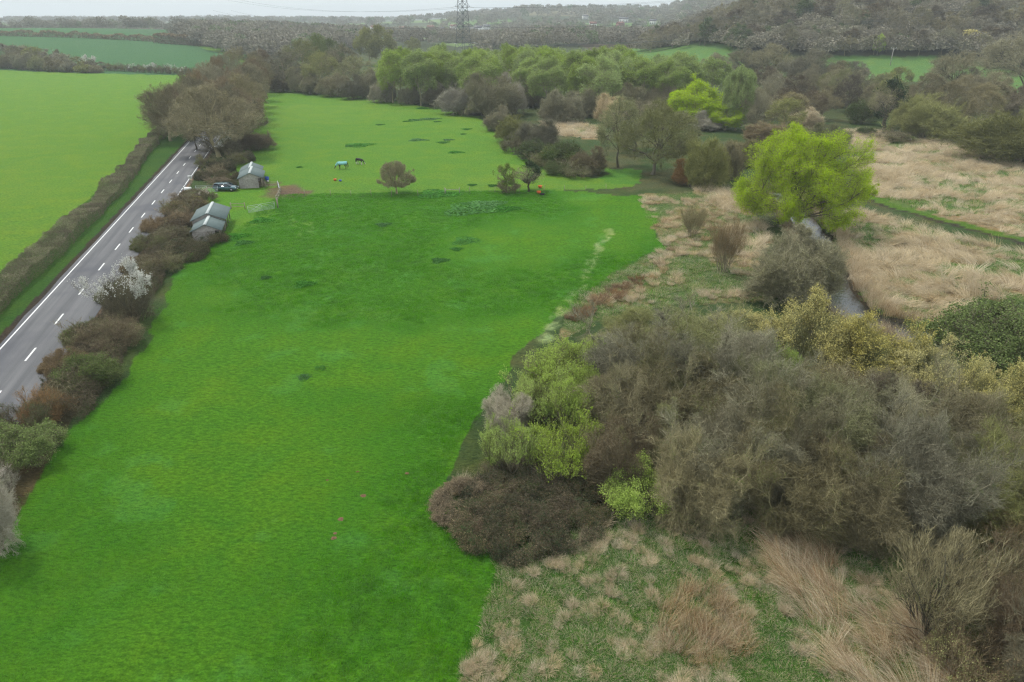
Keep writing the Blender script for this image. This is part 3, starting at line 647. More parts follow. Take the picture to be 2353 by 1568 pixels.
# ------------------------------------------------------------------ trees behind the horse field
gr = 'bare trees behind the horse field'
for i, (u, v, vt, wd, sw) in enumerate([(625, 205, 145, 75, 'twig_brown'), (660, 208, 118, 80, 'twig_grey'), (705, 200, 92, 95, 'twig_olive'), (690, 212, 160, 60, 'twig_grey'), (745, 212, 120, 90, 'twig_olive'), (720, 216, 170, 70, 'twig_grey'),
                                        (790, 205, 105, 90, 'twig_grey'), (770, 222, 168, 70, 'twig_brown'), (820, 215, 130, 80, 'twig_olive'), (810, 228, 178, 60, 'twig_grey'), (850, 224, 165, 70, 'twig_grey'), (640, 212, 175, 60, 'twig_dark'),
                                        (880, 235, 182, 62, 'twig_pale'), (905, 220, 140, 70, 'twig_grey'), (940, 240, 195, 50, 'twig_grey'), (1000, 243, 190, 60, 'twig_brown')]):
    at(u, v, vt, wd, 'ash' if vt < 150 else 'sallow', 'bare %s tree in the belt between the horse field and the pylon' % {'twig_brown': 'brown', 'twig_grey': 'grey', 'twig_olive': 'olive-tinged', 'twig_dark': 'dark', 'twig_pale': 'pale'}[sw], group=gr, swaps=TW(sw))
for (u, v, vt, wd, lab) in ((655, 200, 140, 40, 'light green leafing tree nearest the roadside row'), (770, 185, 96, 60, 'light green leafing tree in the belt behind the horse field'), (735, 175, 82, 55, 'pale green tree top poking out of the bare belt')):
    at(u, v, vt, wd, 'spring_tree', lab, swaps={'leaf_spring': 'leaf_moss'})
for i, (u, v, vt, wd) in enumerate([(848, 150, 68, 55), (880, 150, 64, 62)]):
    at(u, v, vt, wd, 'spring_tree', ('tall pale green tree standing above the belt, the one toward the road', 'tall pale green tree standing above the belt, the one toward the pylon')[i], swaps={'leaf_spring': 'twig_olive'})
at(950, 140, 88, 34, 'spring_tree', 'small pointed pale green tree by the pylon field', swaps={'leaf_spring': 'twig_olive'})
for i, (u, v, vt, wd) in enumerate([(-20, 156, 116, 60), (25, 158, 122, 50), (60, 160, 122, 55), (95, 163, 128, 50), (130, 165, 134, 45), (160, 166, 138, 44), (195, 168, 145, 40), (222, 168, 150, 34), (45, 150, 108, 50), (75, 148, 104, 50), (140, 154, 118, 46)]):
    at(u, v, vt, wd, 'sallow', 'rounded bushy %s shrub in the copse at the far corner of the pale field' % ('olive', 'brown', 'grey')[i % 3], cat='shrub', group='shrubs of the copse', swaps=TW(('twig_olive', 'twig_brown', 'twig_grey')[i % 3]))
# the green band
GB = WP([(860, 232), (1000, 250), (1180, 262), (1370, 272), (1530, 262), (1560, 215), (1400, 205), (1180, 200), (960, 205), (870, 205)])
for i, q in enumerate(scatter(GB, 46, 8.2, 5)):
    h = 15.5 + 3 * rng.random(); plant('spring_tree', q, h, 11.5 + 3 * rng.random(), 'pale lime-green willow in the leafing plantation across the middle', group='leafing plantation of willows')
for (u, v, vt, wd, lab) in ((1560, 240, 128, 95, 'broad fresh green tree at the end of the leafing plantation'), (1625, 235, 138, 85, 'fresh green tree between the plantation and the bare oaks')):
    at(u, v, vt, wd, 'spring_tree', lab)
FR = [(1060, 262, 190, 95, 'sallow', 'twig_pale', 'pale grey domed bush in front of the leafing plantation'), (1130, 268, 172, 120, 'sallow', 'twig_grey', 'largest grey domed bush in front of the leafing plantation'),
      (1175, 262, 178, 70, 'sallow', 'twig_pale', 'pale silvery bush behind the largest grey one'), (1290, 282, 208, 100, 'sallow', 'twig_grey', 'grey bush at the edge of the small reed patch'),
      (1215, 245, 195, 70, 'sallow', 'twig_brown', 'brownish bush between two grey ones under the plantation'), (1340, 268, 205, 80, 'sallow', 'twig_grey', 'grey-brown bush behind the small reed patch'),
      (1400, 280, 218, 70, 'sallow', 'straw', 'buff-coloured bush beside the small reed patch'), (1440, 262, 195, 90, 'sallow', 'twig_grey', 'grey bush beneath the end of the plantation'), (1510, 260, 190, 80, 'sallow', 'twig_brown', 'brown bush under the broad fresh green tree'),
      (1145, 300, 250, 68, 'sallow', 'twig_brown', 'round brown bush at the corner of the horse field'), (1185, 330, 266, 95, 'sallow', 'twig_olive', 'olive domed bush beside the horse field corner'), (1235, 345, 275, 100, 'sallow', 'twig_grey', 'grey domed bush between horse field and reed patch'),
      (1180, 350, 310, 60, 'thicket', 'twig_brown', 'dark thicket jutting into the horse field'), (1225, 365, 318, 80, 'leafy_bush', 'twig_brown', 'green bush in the hedge beyond the two ivy trees'), (1275, 380, 325, 90, 'leafy_bush', 'twig_brown', 'dark green bush below the small reed patch'),
      (1300, 375, 320, 90, 'leafy_bush', 'twig_brown', 'spreading green bush on the hedge top below the reed patch'), (1350, 400, 342, 80, 'sallow', 'twig_dark', 'dark brown round bush at the hedge end'), (1325, 408, 370, 70, 'thicket', 'twig_brown', 'brown thicket at the base of the hedge end'),
      (1282, 402, 366, 55, 'leafy_bush', 'twig_brown', 'small dense green bush at the field edge behind the orange tubs'), (1250, 385, 350, 60, 'thicket', 'twig_brown', 'brown scrub above the orange tubs')]
for (u, v, vt, wd, kd, sw, lab) in FR: at(u, v, vt, wd, kd, lab, cat='bush' if kd != 'sallow' or wd < 100 else 'tree', swaps=TW(sw))
BG = [(1420, 385, 222, 110, 'ash', 'twig_olive', 'pale olive bare tree crowding the tall bare willow'), (1500, 402, 235, 190, 'oak', 'twig_olive', 'tall domed bare willow with visible limbs beside the hedge end'), (1455, 350, 232, 120, 'ash', 'twig_brown', 'brown bare tree behind the tall bare willow'),
      (1560, 340, 258, 90, 'ash', 'twig_olive', 'olive bare tree between the tall bare willow and bright green tree'), (1620, 430, 318, 110, 'sallow', 'twig_olive', 'upright olive shrub next to the glowing yellow-green willow'), (1580, 425, 372, 70, 'sallow', 'straw_rust', 'tawny bush at the foot of the olive shrub'),
      (1660, 410, 330, 90, 'sallow', 'twig_brown', 'brown shrub half hidden by the glowing yellow-green willow'), (1625, 300, 258, 70, 'sallow', 'twig_pale', 'silvery pale bush under the bright green tree'), (1700, 380, 320, 90, 'sallow', 'twig_brown', 'dark shrub behind the top of the glowing willow'),
      (1760, 330, 280, 100, 'sallow', 'twig_rust', 'reddish bare bush beyond the glowing willow'), (1900, 345, 285, 90, 'sallow', 'twig_olive', 'olive bush at the near corner of the far reed bed'), (1845, 305, 250, 80, 'sallow', 'straw', 'buff bush beyond the glowing willow'), (1870, 330, 290, 60, 'sallow', 'twig_brown', 'small brown bush at the reed bed corner')]
for (u, v, vt, wd, kd, sw, lab) in BG: at(u, v, vt, wd, kd, lab, swaps={'twig_brown': sw, 'bark': 'bark_dark' if kd != 'sallow' else 'bark'})
at(1595, 290, 188, 125, 'bright_tree', 'rounded bright green leafing tree beyond the tall bare willow', var=0)
at(1690, 300, 158, 75, 'bright_tree', 'tall narrow light green tree beside the rounded bright green one', var=1, swaps={'leaf_lime': 'leaf_spring'})
at(1665, 300, 242, 80, 'bright_tree', 'small bright green tree low in the gap beside the narrow one', var=0)
# woods behind the marsh
WD = WP([(1700, 300), (1780, 320), (1960, 298), (2100, 300), (2360, 320), (2460, 300), (2460, 250), (2200, 235), (1900, 200), (1740, 200)])
SW = ['twig_brown', 'twig_grey', 'twig_olive', 'twig_brown', 'twig_dark']
NM = {'twig_brown': 'brown', 'twig_grey': 'grey', 'twig_olive': 'olive', 'twig_dark': 'dark', 'twig_far': 'grey-brown', 'twig_rust': 'reddish'}
for i, q in enumerate(scatter(WD, 52, 7.5, 8)):
    s = SW[i % 5]; kd = ('ash', 'sallow', 'ash', 'oak')[i % 4]
    plant(kd, q, rng.uniform(9, 13) if kd != 'sallow' else rng.uniform(6, 8), rng.uniform(9, 12), 'bare %s tree in the wet wood behind the far reed bed' % NM[s], group='wet wood behind the far reed bed', swaps=TW(s))
for (u, v, vt, wd, kd, sw, lab) in ((2030, 300, 188, 90, 'ivy_tree', {}, 'dark ivy-clad tree at the back of the far reed bed'), (1975, 285, 225, 60, 'leafy_bush', {}, 'green bush beside the dark ivy-clad tree'),
                                    (2120, 318, 218, 150, 'sallow', TW('twig_olive'), 'big grey-green domed sallow behind the far reed bed'), (2330, 372, 240, 240, 'sallow', TW('twig_olive'), 'huge grey-green domed sallow cut by the picture edge'),
                                    (2440, 340, 250, 170, 'sallow', TW('twig_olive'), 'grey-green sallow at the picture edge beyond the huge one'), (1990, 310, 290, 40, 'leafy_bush', {}, 'low green bush at the reed edge'), (2050, 322, 296, 120, 'thicket', {}, 'low thicket at the foot of the big domed sallow')):
    at(u, v, vt, wd, kd, lab, cat='tree' if kd != 'leafy_bush' and kd != 'thicket' else 'bush', swaps=sw)
for (u, v, vt, wd, lab) in ((1755, 185, 100, 110, 'dark-limbed bare oak in front of the hillside wood'), (1700, 180, 112, 90, 'spreading bare oak next to the dark-limbed one'), (1850, 200, 112, 120, 'wide bare oak below the sloping meadow'), (2180, 235, 120, 150, 'great bare oak standing against the meadow'),
                            (2340, 225, 60, 210, 'dark bare oak with heavy limbs at the picture edge'), (1640, 170, 122, 70, 'bare oak at the end of the pale hill field'), (1950, 200, 140, 80, 'bare oak at the near side of the sloping meadow')):
    at(u, v, vt, wd, 'oak', lab, swaps={'bark': 'bark_dark', 'twig_brown': 'twig_grey'})
# hillside wood
HW = [(85, 520), (120, 480), (165, 452), (215, 432), (300, 420), (420, 405), (520, 470), (520, 640), (300, 660), (180, 650), (110, 620)]
for i, q in enumerate(scatter(HW, 240, 7.5, 9)):
    s = ('twig_far', 'twig_brown', 'twig_grey', 'twig_dark')[i % 4]; green = i % 17 == 3
    plant('woodland_green' if green else 'woodland_tree', q, rng.uniform(13, 18), rng.uniform(11, 15), 'green bushy tree in the hillside wood' if green else 'bare %s tree in the wood covering the hillside' % NM[s], group='hillside wood', name='woodland_tree', swaps={} if green else {'twig_far': s})
HW2 = WP([(1700, 122), (1880, 131), (2000, 129), (2170, 131), (2400, 152), (2400, 120), (2000, 104), (1720, 98), (1560, 100), (1480, 106), (1500, 112)])
for i, q in enumerate(scatter(HW2, 50, 6.5, 10)):
    s = ('twig_far', 'twig_brown', 'twig_grey', 'twig_dark')[i % 4]; green = i % 6 == 3
    plant('woodland_green' if green else 'woodland_tree', q, rng.uniform(9, 14), rng.uniform(9, 13), ('green bushy tree' if green else 'bare %s tree' % NM[s]) + ' along the lower edge of the hillside wood', group='lower edge of the hillside wood', name='woodland_tree', swaps={} if green else {'twig_far': s})
at(2015, 128, 82, 26, 'spring_tree', 'slim bright yellow-green tree at the meadow edge of the hillside wood', swaps={'leaf_spring': 'leaf_lime'})
at(2225, 112, 72, 62, 'woodland_green', 'tree dusted with cream blossom in the hillside wood', swaps={'leaf_green': 'leaf_catkin'}, name='blossom_tree')

# ------------------------------------------------------------------ single trees near
at(1828, 528, 296, 285, 'crown_willow', 'glowing yellow-green willow with a broad crown beside the stream', rz=.6)
at(1818, 690, 540, 215, 'sallow', 'round dense grey bush in front of the glowing willow at the water', cat='bush', swaps=TW('twig_grey'), var=1)
at(912, 445, 372, 96, 'field_tree', 'small round-headed bare tree with a forked leaning trunk at the field fence', rz=2.6)
at(1215, 441, 374, 66, 'ivy_tree', 'gnarled tree with dark ivied crown and clear trunk at the fence, beside the orange tubs', var=0)
at(1164, 441, 378, 52, 'ivy_tree', 'slimmer ivied tree wrapped in brambles, next to the gnarled one', var=1, swaps={'leaf_dark': 'leaf_moss'})
at(1168, 444, 412, 50, 'thicket', 'dark bramble skirt round the foot of the slimmer ivied tree', cat='bush', swaps={'leaf_moss': 'leaf_dark'})
at(1660, 625, 500, 85, 'whip_willow', 'thin twiggy sapling in the rough grass before the grey bush', swaps=TW('twig_rust'), var=0, cat='sapling', name='sapling')
at(1590, 545, 470, 60, 'whip_willow', 'thin bare sapling in the rough grass beside the field', swaps=TW('twig_brown'), var=2, cat='sapling', name='sapling')

# the large thicket
TK = [(1480, 905, 690, 260, 'goatwillow', 'twig_grey', 'tall bare grey willow above the lime-green osiers'), (1600, 850, 660, 240, 'goatwillow', 'twig_olive', 'olive-tinged bare willow at the far end of the big thicket'),
      (1450, 790, 700, 200, 'goatwillow', 'twig_olive', 'thin greenish willow at the field corner of the big thicket'), (1560, 990, 760, 260, 'goatwillow', 'twig_brown', 'brown bare willow in the heart of the big thicket'),
      (1455, 1010, 800, 200, 'goatwillow', 'twig_brown', 'brown willow right behind the lime-green osiers'), (1700, 960, 720, 260, 'goatwillow', 'twig_grey', 'grey bare willow between the yellow catkins and the heart of the thicket'),
      (1420, 1090, 900, 170, 'goatwillow', 'twig_dark', 'dark willow standing over the bramble mound'), (1660, 1130, 900, 260, 'goatwillow', 'twig_grey', 'grey curved-stemmed willow at the near edge of the thicket'),
      (1590, 1180, 960, 200, 'goatwillow', 'twig_brown', 'brown willow beside the small green bush'), (1800, 1180, 930, 260, 'goatwillow', 'twig_brown', 'brown willow over the dark gap at the thicket edge'),
      (1850, 1040, 800, 260, 'goatwillow', 'twig_olive', 'mossy willow deep inside the thicket'), (1930, 1200, 960, 240, 'goatwillow', 'twig_brown', 'bare willow behind the leaning reeds'),
      (2010, 1060, 830, 260, 'goatwillow', 'twig_grey', 'grey willow on the far flank of the thicket'), (2090, 1200, 920, 260, 'goatwillow', 'twig_grey', 'grey willow with sprouting green tips near the picture edge'),
      (2190, 1110, 860, 260, 'goatwillow', 'twig_brown', 'brown willow on the shoulder of the thicket'), (2250, 1190, 930, 230, 'goatwillow', 'twig_olive', 'olive willow ending the thicket by the picture edge'),
      (2330, 1080, 860, 220, 'goatwillow', 'twig_olive', 'greenish willow cut by the picture edge'), (1780, 1090, 840, 220, 'goatwillow', 'twig_grey', 'silvery branched willow inside the thicket'),
      (1960, 950, 780, 240, 'goatwillow', 'twig_brown', 'brown willow below the yellow catkins'), (2400, 1160, 960, 220, 'goatwillow', 'twig_brown', 'brown willow beyond the picture edge of the thicket')]
for i, (u, v, vt, wd, kd, sw, lab) in enumerate(TK): at(u, v + 15, vt + 32, wd * 1.05, kd, lab, swaps={'twig_brown': sw, 'bark': 'bark' if i % 3 else 'twig_grey'}, var=i)
TP = WP([(1440, 940), (1600, 920), (1900, 950), (2250, 1060), (2380, 1130), (2250, 1190), (1900, 1190), (1640, 1150), (1440, 1040)])
for i, q in enumerate(scatter(TP, 26, 2.6, 33)):
    s_ = ('twig_brown', 'twig_olive', 'twig_grey', 'twig_dark')[i % 4]; plant(('goatwillow', 'thicket', 'sallow')[i % 3] if i % 3 != 1 else 'whip_willow', q, rng.uniform(3.8, 6.4), rng.uniform(4, 6.0), 'smaller %s stems crowded between the big willows of the thicket' % NM[s_], group='undergrowth of the big thicket', swaps=TW(s_), cat='shrub')
CT = [(1830, 860, 680, 230, 'catkin willow with the brightest yellow flowers at the top of the thicket'), (1700, 800, 705, 170, 'tawny catkin willow beside the brightest one'), (1990, 880, 718, 240, 'yellow catkin willow by the stream side of the thicket'),
      (2130, 930, 765, 220, 'yellow-green catkin willow sloping down along the stream'), (2240, 1000, 830, 180, 'catkin willow at the low end of the yellow row'), (1760, 910, 760, 120, 'small green-leafed willow under the yellow catkins')]
for i, (u, v, vt, wd, lab) in enumerate(CT): at(u, v + 18, vt - 4, wd, 'catkin_willow', lab, swaps={'leaf_catkin': 'leaf_osier'} if i == 5 else {'twig_brown': 'twig_olive'}, var=i)
OS = [(1310, 900, 775, 200, 'lime-green osier bush at the top of the field corner clump'), (1240, 965, 850, 150, 'lime-green osier bush in the middle of the field edge clump'), (1330, 985, 850, 140, 'ragged lime osier bush squeezed against the bare thicket'),
      (1170, 1075, 955, 140, 'lime-green osier bush above the straw tuft'), (1290, 1080, 960, 190, 'wide lime-green osier bush behind the bramble mound'), (1240, 905, 830, 90, 'small lime osier bush facing the field')]
for i, (u, v, vt, wd, lab) in enumerate(OS): at(u, v, vt + 14, wd * 1.0, 'osier', lab, cat='bush', var=i)
at(1165, 985, 885, 110, 'goatwillow', 'leafless silver-grey bush between the lime-green osiers', cat='bush', swaps={'twig_brown': 'twig_pale', 'bark': 'twig_grey'})
at(1455, 1165, 1062, 150, 'leafy_bush', 'small sprawling green bush beside the bramble mound', cat='bush', swaps={'leaf_green': 'leaf_osier'}, var=0)
BR = [(1075, 1190, {'leaf_dark': 'twig_rust'}, 'reddish tip of the dark bramble mound beside the straw tuft'), (1125, 1238, {}, 'field-facing corner of the dark bramble mound'), (1205, 1262, {}, 'front edge of the dark bramble mound over the tussocks'),
      (1290, 1236, {}, 'dark bramble clump at the straw fringe end of the mound'), (1150, 1185, {}, 'middle of the dark bramble mound near the straw tuft'), (1235, 1195, {'leaf_dark': 'twig_dark'}, 'heart of the dark bramble mound'), (1330, 1190, {}, 'bramble clump of the mound beside the small green bush'),
      (1180, 1135, {'leaf_dark': 'leaf_green'}, 'low green-leafed brambles beneath the osier by the straw tuft'), (1265, 1140, {}, 'dark brambles right under the wide lime osier'), (1345, 1130, {}, 'dark brambles in the hollow behind the small green bush')]
for i, (u, v, sw, lab) in enumerate(BR):
    p_ = g2(u, v - 25); plant('bramble', p_, 1.25 + .22 * (i % 3), 5.0, lab, cat='bramble', name='bramble', swaps=sw)
for (u, v, vt, wd, kd, sw, lab) in ((2250, 860, 700, 260, 'leafy_bush', {'leaf_green': 'leaf_moss'}, 'large olive green bush over the stream at the picture edge'), (2340, 840, 665, 240, 'leafy_bush', {'leaf_green': 'leaf_moss'}, 'tall olive green bush cut by the picture edge above the stream'), (2190, 800, 735, 90, 'leafy_bush', {'leaf_green': 'leaf_moss'}, 'bright green low bush where the stream bends'),
                                    (2130, 1450, 1235, 240, 'whip_willow', {'bark': 'bark_dark'}, 'twiggy young willow with olive shoots among the leaning reeds'), (2340, 1500, 1290, 210, 'goatwillow', {'twig_brown': 'twig_rust'}, 'russet bare shrub in the picture corner'),
                                    (2300, 1250, 1130, 200, 'whip_willow', {'twig_brown': 'twig_rust'}, 'reddish withy clump beside the leaning reeds'), (2390, 1640, 1450, 200, 'goatwillow', {}, 'dark russet shrub at the very corner of the picture'), (2220, 1560, 1430, 180, 'thicket', {'twig_brown': 'twig_rust', 'leaf_moss': 'twig_olive'}, 'low brown scrub at the foot of the olive young willow')):
    at(u, v, vt, wd, kd, lab, cat='bush', swaps=sw)

HOUSES = [(700, 76, 14, 'render_white', 'tile_grey', 'white house at the wood edge nearest the roadside trees'), (765, 70, 12, 'brick_red', 'tile_red', 'brick house on the slope above the roadside trees'), (790, 75, 14, 'render_white', 'tile_red', 'white house with red roof above the bare belt'),
          (990, 72, 13, 'brick_red', 'tile_red', 'red brick house just before the pylon'), (1012, 76, 15, 'render_white', 'tile_grey', 'long white house before the pylon'), (1034, 80, 13, 'render_white', 'tile_grey', 'bright white cottage touching the pylon view'),
          (1042, 70, 12, 'render_white', 'tile_red', 'small cottage up the slope behind the pylon'), (1088, 78, 14, 'brick_red', 'tile_grey', 'brick house just past the pylon'), (1100, 73, 15, 'render_white', 'tile_grey', 'pale blue-white house past the pylon'), (1118, 70, 12, 'render_white', 'tile_grey', 'small white house farther past the pylon'),
          (978, 43, 40, 'render_white', 'tile_grey', 'long white farm building on the far slope'), (1140, 30, 16, 'render_white', 'tile_grey', 'tall pale house on the skyline'), (1345, 45, 12, 'render_white', 'tile_grey', 'white house high on the slope'), (1433, 52, 18, 'render_white', 'tile_grey', 'large white house right of the conifers'),
          (1425, 64, 14, 'brick_red', 'tile_red', 'red-roofed house beneath the large white one'), (1362, 64, 12, 'render_white', 'tile_red', 'small white house between the conifers'), (1500, 57, 12, 'render_white', 'tile_grey', 'white cottage at the start of the hillside wood'), (860, 72, 12, 'render_white', 'tile_red', 'pale house behind the tall pale green trees'),
          (925, 74, 12, 'brick_red', 'tile_red', 'brick house between pale green trees and pylon'), (745, 62, 12, 'render_white', 'tile_grey', 'little white house near the far crest')]

# ------------------------------------------------------------------ distant woods as one mass
def far_clump(seed, Ht=13, W=12, n=150, big=1.0):
    r = np.random.default_rng(seed); th = r.uniform(0, 6.28, n); z = r.uniform(-.3, 1, n); rad = np.sqrt(1 - z * z * .9) * r.uniform(.6, 1.05, n) * (1 + .25 * np.sin(3 * th + seed))
    C = np.stack([np.cos(th) * rad * W / 2, np.sin(th) * rad * W / 2, Ht * (.45 + .5 * z * r.uniform(.7, 1, n))], 1)
    d = norm(r.normal(size=(n, 3)) + norm(C - [0, 0, Ht * .3])); U = norm(np.cross(d, r.normal(size=(n, 3))))
    s = r.uniform(1.2, 2.6, n)[:, None] * big; return np.stack([C - U * .42 * s, C + U * .42 * s, C + d * s], 1), r.uniform(0, 1, n)
plantmat('far_wood', (.19, .17, .125), (.34, .31, .23), 0)
plantmat('far_wood_green', (.12, .15, .07), (.21, .27, .12), 0)
plantmat('far_wood_pale', (.21, .195, .13), (.34, .315, .215), 0)
def far_woods():
    r = np.random.default_rng(14); pts = []; hs = [(h_[2], *g2(h_[0], h_[1])) for h_ in HOUSES]
    while len(pts) < 7500:
        y = 520 * math.exp(r.uniform(0, 1) ** 1.0 * 2.25); x = r.uniform(-.86, .86) * y; ps = (y, x)
        u = x / (y * .903 + 12.8)
        if y < 900 and u < -.36 and not (640 < y < 0): 
            if x < -330 and y < 1000: continue
        d = fbm(x, y, 1 / 260., 3) - .05 * (y > 1500); nv = abs(((x * .8 + y * .6) / 150) % 1 - .5) > .46 or abs(((x * .6 - y * .8) / 190) % 1 - .5) > .46
        dens = 1.0 if d > (.46 if y < 1000 else .52) else (.75 if nv else .03)
        if y < 800 and -.2 < u < -.05: dens *= .1
        if in_poly(x, y, GREENS[3]) or in_poly(x, y, GREENS[0]) or in_poly(x, y, DARKF): continue
        if y < 620 and u > .17: continue
        if any(abs(x / y - a / b_) * y < L_ * 1.1 and -8 - L_ < b_ - y < 300 for (L_, a, b_) in hs): continue
        if r.random() < dens: pts.append((x, y))
    pts = np.array(pts); Z = H0(pts[:, 0], pts[:, 1]); A = Acc(); cl = [far_clump(i) for i in range(8)]; cn = [far_clump(i, n=360, big=.6) for i in range(8)]
    for i, (x, y) in enumerate(pts):
        T, ti = (cn if y < 1150 else cl)[i % 8]; ti = ti * .3 + .7 * r.random(); k = r.uniform(.7, 1.25) * (1 + .25 * (y > 1500)); a = r.uniform(0, 6.28); c, s = math.cos(a), math.sin(a)
        V = T @ np.array([[c, s, 0], [-s, c, 0], [0, 0, 1]]) * k + [x, y, Z[i] - .5]
        q = r.random(); mat = 1 if q < .1 else (2 if q < .24 else 0)
        A.add(V, np.arange(len(T) * 3).reshape(-1, 3), mat, ti)
    tag(obj('distant_woods', A.mesh('distant_woods', ['far_wood', 'far_wood_green', 'far_wood_pale'])), 'grey-brown leafless woods and hedgerows fading across the far hills', kind='stuff')
far_woods()
HW2 = WP([(1700, 122), (1880, 131), (2000, 129), (2170, 131), (2400, 152), (2400, 120), (2000, 104), (1720, 98), (1560, 100), (1480, 106), (1500, 112)])
def hill_understorey():
    r = np.random.default_rng(5); A = Acc(); cn = [far_clump(20 + i, Ht=9, W=11, n=620, big=.42) for i in range(6)]; P = np.array(scatter(HW, 900, 4.2, 19) + scatter(HW2, 260, 3.4, 20)); Z = H0(P[:, 0], P[:, 1])
    for i, (x, y) in enumerate(P):
        T, ti = cn[i % 6]; ti = ti * .3 + .7 * r.random(); k = r.uniform(.8, 1.2); a = r.uniform(0, 6.28); c, s = math.cos(a), math.sin(a); q = r.random()
        A.add(T @ np.array([[c, s, 0], [-s, c, 0], [0, 0, 1]]) * k + [x, y, Z[i] - .3], np.arange(len(T) * 3).reshape(-1, 3), 1 if q < .05 else (2 if q < .2 else 0), ti)
    tag(obj('understorey', A.mesh('understorey', ['far_wood', 'far_wood_green', 'far_wood_pale'])), 'leafless twiggy undergrowth filling the hillside wood between its trees', kind='stuff')
hill_understorey()

# ------------------------------------------------------------------ reeds, tussocks, grass (uncountable: instanced clumps)
def blades(seed, n, h, rad, wid, lean, bend, mats, mi=None, K=4, spread=0.4):
    r = np.random.default_rng(seed); A = Acc(); a = r.uniform(0, 6.28, n); q = np.sqrt(r.uniform(0, 1, n)) * rad
    S0 = np.stack([np.cos(a) * q, np.sin(a) * q, np.full(n, -.05)], 1)
    D = norm(np.stack([np.cos(a) * spread * r.uniform(0, 1, n) + lean, np.sin(a) * spread * r.uniform(0, 1, n) + r.normal(size=n) * .15, np.ones(n)], 1))
    Ln = h * r.uniform(.5, 1.15, n); s = np.linspace(0, 1, K)[None, :, None]
    bd = norm(np.stack([np.full(n, 1.) * (lean > 0) + np.cos(a) * .6 + r.normal(size=n) * .3, np.sin(a) * .6 + r.normal(size=n) * .3, -np.ones(n) * .7], 1)) * bend
    P = S0[:, None] + Ln[:, None, None] * (D[:, None] * s + bd[:, None] * s * s * r.uniform(.4, 1.2, n)[:, None, None]); P[:, :, 2] = np.maximum(P[:, :, 2], -.05 + .06 * s[:, :, 0])
    pick = r.integers(0, len(mats), n) if mi is None else np.where(r.random(n) < mi, 0, 1)
    for m in range(len(mats)):
        k = pick == m
        if k.any(): ribbons(A, P[k], wid, r, m, r.uniform(0, 1, k.sum()), .2)
    return A.mesh('blade_clump', mats)
def stuff(name, label, sources, P, rot, scl, zf=H0):
    """one object: clumps instanced on the points P"""
    P = np.array(P); V = np.stack([P[:, 0], P[:, 1], zf(P[:, 0], P[:, 1])], 1)
    me = bpy.data.meshes.new(name); me.vertices.add(len(V)); me.vertices.foreach_set('co', V.astype(np.float32).ravel())
    a = me.attributes.new('rot', 'FLOAT_VECTOR', 'POINT'); a.data.foreach_set('vector', np.stack([np.zeros(len(V)), np.zeros(len(V)), rot], 1).astype(np.float32).ravel())
    a = me.attributes.new('scl', 'FLOAT', 'POINT'); a.data.foreach_set('value', np.asarray(scl, np.float32))
    a = me.attributes.new('pick', 'INT', 'POINT'); a.data.foreach_set('value', np.random.default_rng(1).integers(0, len(sources), len(V)).astype(np.int32))
    cl = bpy.data.collections.new(name + '_source')
    for s in sources: q = bpy.data.objects.new(name + '_clump', s); cl.objects.link(q)
    g = bpy.data.node_groups.new(name, 'GeometryNodeTree'); g.interface.new_socket('Geometry', in_out='INPUT', socket_type='NodeSocketGeometry'); g.interface.new_socket('Geometry', in_out='OUTPUT', socket_type='NodeSocketGeometry')
    N = g.nodes; i = N.new('NodeGroupInput'); o = N.new('NodeGroupOutput'); ip = N.new('GeometryNodeInstanceOnPoints'); ci = N.new('GeometryNodeCollectionInfo')
    ci.inputs['Collection'].default_value = cl; ci.inputs['Separate Children'].default_value = True; ci.inputs['Reset Children'].default_value = True
    def na(nm, ty): q = N.new('GeometryNodeInputNamedAttribute'); q.data_type = ty; q.inputs[0].default_value = nm; return [s for s in q.outputs if s.enabled][0]
    l = g.links.new; l(i.outputs[0], ip.inputs['Points']); l(ci.outputs[0], ip.inputs['Instance']); ip.inputs['Pick Instance'].default_value = True
    l(na('pick', 'INT'), ip.inputs['Instance Index']); l(na('rot', 'FLOAT_VECTOR'), ip.inputs['Rotation']); l(na('scl', 'FLOAT'), ip.inputs['Scale']); l(ip.outputs[0], o.inputs[0])
    ob = obj(name, me); md = ob.modifiers.new('scatter', 'NODES'); md.node_group = g
    tag(ob, label, kind='stuff'); return ob
def pts_in(polys, n, seed, cond=None):
    r = np.random.default_rng(seed); out = []
    for Pg in polys:
        P = np.array(Pg); lo = P.min(0); hi = P.max(0); ar = .5 * abs(np.dot(P[:, 0], np.roll(P[:, 1], 1)) - np.dot(P[:, 1], np.roll(P[:, 0], 1)))
        m = int(n * (hi - lo).prod()); x = r.uniform(lo[0], hi[0], m); y = r.uniform(lo[1], hi[1], m)
        k = in_poly(x + 1.2 * (vnoise(x, y, .4) - .5), y, Pg)
        if cond is not None: k &= cond(x, y)
        out.append(np.stack([x[k], y[k]], 1))
    return np.concatenate(out)
r = np.random.default_rng(4)
reed_src = [blades(i, 55, 1.9, .7, .03, .5 + .5 * (i % 2), .55, ['straw', 'straw_pale', 'straw_pale'], K=4) for i in range(4)] + [blades(9, 60, 1.9, .7, .022, .1, .2, ['straw', 'straw_pale'], K=3)]
notrack = lambda x, y: (line_d(x, y, TRACK) > 2.0) & (river_d(x, y) > 2.4) & (line_d(x, y, [tuple(q) for q in np.array(TRACK) + np.array([-.8, -2.6])]) > 1.1)
P = pts_in(REED, 1.5, 3, lambda x, y: notrack(x, y) & ((fbm(x, y, .2, 3) < .53) | (vnoise(x, y, 3.1) > .7)))
